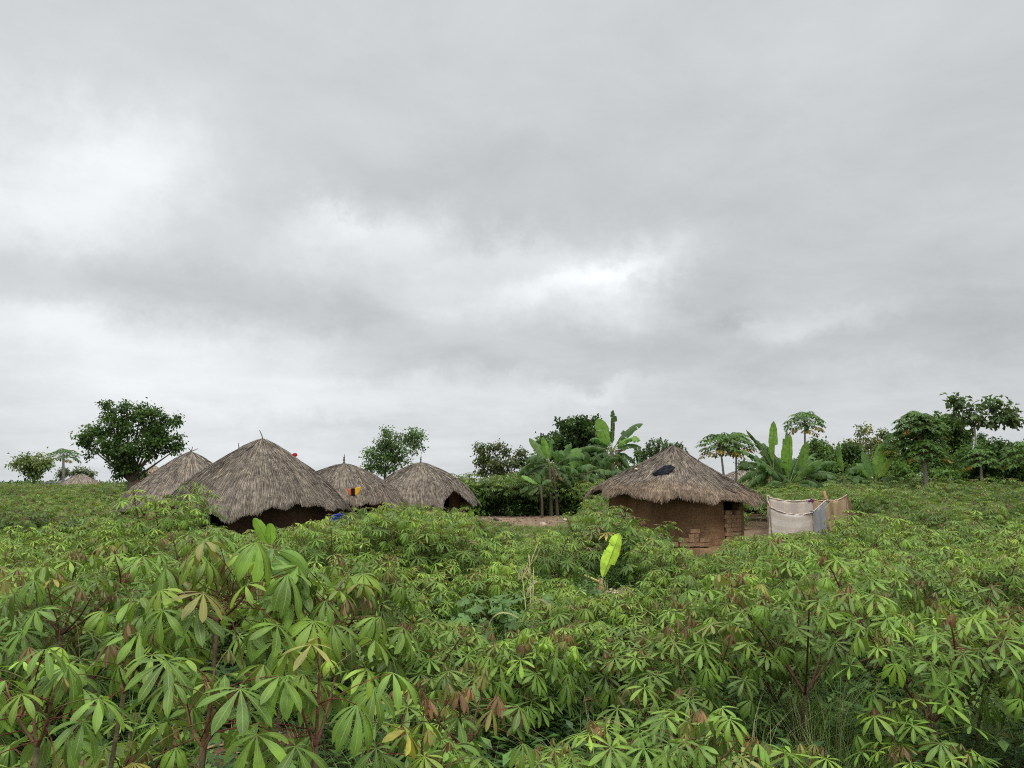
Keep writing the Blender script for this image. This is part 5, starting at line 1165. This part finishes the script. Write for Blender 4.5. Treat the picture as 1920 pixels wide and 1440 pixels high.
# ------------------------------------------------------------------ maize stalks, weeds, grass, litter
md = 9.0; mp = P(985, 1195, md)
root = tag(empty('maize_plant', (mp[0], md, 0)), 'dried maize stalk with pale tassel standing between the cassava', 'maize plant')
rM = np.random.RandomState(4)
for (k, tip, b) in ((0, (993, 1042), 992), (1, (978, 1068), 996), (2, (1000, 1075), 990)):
    mb = MB(); t = P(tip[0], tip[1], md) - [mp[0], md, 0]; b0 = np.array([P(b, 1190, md)[0] - mp[0], 0, 0]); mb.tube([b0, (b0 + t) / 2 + [.02, 0, 0], t], [.014, .010, .004], 6, (.30, .30, .14)); mb.build('stalk', M_STEM, root)
    for q in range(4):
        mb = MB(); e = t + [rM.uniform(-.10, .10), rM.uniform(-.05, .05), rM.uniform(-.02, .14)]; s0 = t - [0, 0, .12]; mb.tube([s0, (s0 + e) / 2, e], [.004, .004, .003], 4, (.42, .36, .18)); mb.build('tassel', M_STEM, root)
for k in range(7):
    a = k * 2.3; z = .25 + .13 * k; v = (math.cos(a), math.sin(a) * .6, .9); mb = banana_leaf(rM, (.0, 0, z), v, .55, 2.2, .022, 0, None, (.14, .22, .06) if k < 4 else (.33, .28, .14), 12, .02); mb.build('leaf', M_WEED, root)
# squash vine beside it
root = tag(empty('squash_vine', (P(945, 1150, 9.6)[0], 9.6, 0)), 'climbing squash vine with broad lobed leaves beside the maize stalk', 'vine')
SQ = palm_leaf(5, .42, .05, .3, .05, 2.7, 2, 777, .6); n = 60; pos = np.stack([rM.normal(0, .38, n), rM.normal(0, .3, n), rM.uniform(.45, 1.0, n)], 1)
mb = MB(); mb.inst(SQ, frames(rand_dirs(rM, n) * [1, 1, .2], np.array([0, -.5, 1.]) + rand_dirs(rM, n) * .3, .11 * rM.uniform(.7, 1.3, n)), pos, np.array([.075, .16, .032]) * rM.uniform(.8, 1.3, (n, 1))); mb.build('foliage', M_CAS, root)
mb = MB()
for k in range(14): q = pos[k * 4]; mb.tube([(rM.uniform(-.1, .1), 0, 0), q * [.6, .6, .5], q], [.008, .006, .003], 4, (.09, .13, .04))
mb.build('stem', M_STEM, root)

ELL = (np.array([(0, 0, 0), (.5, -.22, .03), (1, 0, -.12), (.5, .22, .03)]), np.array([[0, 1, 2, 3]]), np.array([(.5, 0, 0)] * 4))
def weed_tpl(r, n, hgt, leaf):
    q = r.uniform(.1, 1, n); a = r.uniform(0, 6.28, n); pos = np.stack([.06 * np.cos(a) * q, .06 * np.sin(a) * q, q * hgt], 1)
    dr = np.stack([np.cos(a), np.sin(a), r.uniform(-.1, .7, n)], 1); mb = MB()
    mb.inst(ELL, frames(dr, (0, 0, 1), leaf * r.uniform(.6, 1.2, n)), pos, r.uniform(.8, 1.2, (n, 1)) * np.ones((1, 3)))
    return mb.arrays()
r = np.random.RandomState(55); WT = [weed_tpl(r, 14, .16 + .05 * k, .07 + .008 * k) for k in range(4)]
def scatter(n, y0, y1, fn, tpls, name, label, cat, mat, pal, s0, s1, seed, tint=.3):
    r = np.random.RandomState(seed); mb = MB(); pal = np.array(pal); y = np.sqrt(r.uniform(y0 * y0, y1 * y1, n)); px = r.uniform(-60, 1980, n); x = (px - 960) / F * y
    k = np.array([fn(a, b, c) for a, b, c in zip(x, y, px)]) if fn else np.ones(n, bool)
    x, y = x[k], y[k]; n = len(x); z = gz(x, y); ti = r.randint(len(tpls), size=n); a = r.uniform(0, 6.28, n); s = r.uniform(s0, s1, n)
    M = np.zeros((n, 3, 3)); M[:, 0, 0] = np.cos(a) * s; M[:, 0, 1] = -np.sin(a) * s; M[:, 1, 0] = np.sin(a) * s; M[:, 1, 1] = np.cos(a) * s; M[:, 2, 2] = s * r.uniform(.8, 1.3, n)
    col = pal[r.randint(len(pal), size=n)] * r.uniform(1 - tint, 1 + tint, (n, 1)); Pp = np.stack([x, y, z], 1)
    for j, t in enumerate(tpls):
        q = ti == j; mb.inst(t, M[q], Pp[q], col[q])
    return tag(mb.build(name, mat), label, cat, None, 'stuff')
def open_ground(x, y, px): return not (any((x - h[0]) ** 2 + (y - h[1]) ** 2 < (h[2] - .2) ** 2 for h in HUTS) or (1245 < px < 1440 and y > 21.3) or (1120 < px < 1215 and 14.6 < y < 17.4))
def patchy(x, y, px): return open_ground(x, y, px) and fnoise(x * 1.1, y * 1.1, 3) > -.55
scatter(26000, 3.5, 22, patchy, WT, 'weeds', 'low leafy weeds covering the soil between the cassava stems', 'weeds', M_WEED, [(.07, .14, .03), (.05, .11, .03), (.10, .17, .04), (.06, .12, .045)], .7, 1.7, 61)
def grass_tpl(r, n, hgt):
    V = []; Q = []
    for k in range(n):
        a = r.uniform(0, 6.28); o_ = r.uniform(-.05, .05, 2); h = hgt * r.uniform(.5, 1.2); l = r.uniform(.2, .9) * h; w_ = .0035; b = len(V)
        for t in (0, .35, .7, 1):
            c = np.array([o_[0] + math.cos(a) * l * t * t, o_[1] + math.sin(a) * l * t * t, h * (t - .25 * t * t * t)]); ww = w_ * (1 - t * .85)
            V += [c + [-math.sin(a) * ww, math.cos(a) * ww, 0], c - [-math.sin(a) * ww, math.cos(a) * ww, 0]]
        for t in range(3): Q.append((b + t * 2, b + t * 2 + 1, b + t * 2 + 3, b + t * 2 + 2))
    V = np.array(V); return V, np.array(Q), np.tile([(.5, 0, 0)], (len(V), 1))
GT = [grass_tpl(r, 16, .28 + .05 * k) for k in range(4)]
scatter(9000, 3.5, 20, lambda x, y, px: open_ground(x, y, px) and fnoise(x * .7, y * .9, 8) > .1, GT, 'grass', 'thin grass tufts growing between the cassava', 'grass', M_WEED, [(.11, .18, .05), (.20, .20, .09), (.08, .15, .04)], .6, 1.5, 62)
GL = [grass_tpl(r, 22, .75 + .1 * k) for k in range(3)]
scatter(900, 5, 12, lambda x, y, px: (1380 < px < 1560 and 5.5 < y < 8.5) or (690 < px < 800 and 5.5 < y < 9 and r.rand() < .6) or r.rand() < .04, GL, 'tall_grass', 'long arching grass blades in clumps among the cassava on the right', 'grass', M_WEED, [(.15, .23, .06), (.24, .25, .12), (.10, .18, .05)], .8, 1.3, 63)
GS = [grass_tpl(r, 14, .07 + .01 * k) for k in range(3)]
scatter(26000, 24, 40, lambda x, y, px: 880 < px < 1060 and y < 35.5 + (px < 960) * 1.5 and fnoise(x * .9, y * .5, 4) > -.45, GS, 'short_grass', 'short mossy grass over part of the bare yard', 'grass', M_WEED, [(.14, .20, .045), (.10, .15, .035)], 1.0, 2.4, 64)
LT = [(np.array([(-.5, -.2, .0), (.1, -.3, .12), (.5, .1, .03), (-.1, .3, .08)]) * .11, np.array([[0, 1, 2, 3]]), np.array([(.5, 0, 0)] * 4)), (np.array([(-.5, -.06, .0), (.5, -.05, .1), (.55, .05, .05), (-.5, .06, .04)]) * .22, np.array([[0, 1, 2, 3]]), np.array([(.5, 0, 0)] * 4))]
def lit(x, y, px): return open_ground(x, y, px) and fnoise(x * 1.7, y * 1.3, 6) > .0
scatter(9000, 3.5, 18, lit, LT, 'leaf_litter', 'fallen brown leaves lying on the soil between the plants', 'leaf litter', M_STEM, [(.16, .09, .05), (.24, .16, .09), (.10, .055, .03)], .7, 1.6, 65)
scatter(60000, 13.5, 18, lambda x, y, px: ((px - 1165) / 60) ** 2 + ((y - 16.0) / 1.3) ** 2 < 1, LT, 'dry_heap', 'heap of dry pale leaves on bare soil beside the lone banana sucker', 'leaf litter', M_STEM, [(.34, .27, .18), (.22, .15, .09), (.44, .36, .26)], 1.0, 2.4, 66)
# upright leafy herbs in front of the right hut plinth
LN = (np.array([(0, 0, 0), (.45, -.14, .05), (1, 0, -.05), (.45, .14, .05)]), np.array([[0, 1, 2, 3]]), np.array([(.5, 0, 0)] * 4))
def herb_tpl(seed):
    r = np.random.RandomState(seed); fo = MB(); st = MB(); 
    for s_ in range(5):
        a = r.uniform(0, 6.28); top = np.array([math.cos(a) * .22, math.sin(a) * .22, r.uniform(.55, .85)]); st.tube([(0, 0, 0), top * [.4, .4, .55], top], [.008, .007, .004], 4, (.10, .15, .05))
        n = 26; q = r.uniform(.25, 1.03, n); ph = np.arange(n) * 2.4; base = np.stack([top[0] * q ** 1.4, top[1] * q ** 1.4, top[2] * q], 1)
        fo.inst(LN, frames(np.stack([np.cos(ph), np.sin(ph), .5 + q * .8], 1), (0, 0, 1), .17 * r.uniform(.7, 1.2, n)), base, np.array([.085, .17, .045]) * r.uniform(.8, 1.3, (n, 1)))
    so = st.build('stem', M_STEM); f = fo.build('foliage', M_WEED); d = (so.data, f.data); bpy.data.objects.remove(so); bpy.data.objects.remove(f); return d
HB = [herb_tpl(k) for k in range(3)]; r = np.random.RandomState(8)
for (px, y) in [(1180, 18.4), (1200, 18.9), (1222, 18.2), (1240, 18.8), (1258, 18.3), (1210, 17.6), (1232, 17.2), (1262, 17.4), (1283, 18.0), (1300, 17.5), (1190, 17.9), (1248, 16.6), (1275, 16.8), (1320, 17.2), (1298, 18.5), (1225, 16.4), (1310, 16.4), (1338, 16.6)]:
    x = (px - 960) / F * y; root = tag(empty('leafy_herb', (x, y, 0)), 'upright fresh green herb in the patch before the right hut plinth', 'herb', 'herbs before the right hut'); root.rotation_euler = (0, 0, r.uniform(0, 6)); s = r.uniform(.75, 1.05) * (.9 if px > 1245 else 1.1); root.scale = (s * 1.15, s * 1.15, s)
    for nm, me in zip(('stem', 'foliage'), HB[r.randint(3)]):
        o = bpy.data.objects.new(nm, me); sc.collection.objects.link(o); o.parent = root
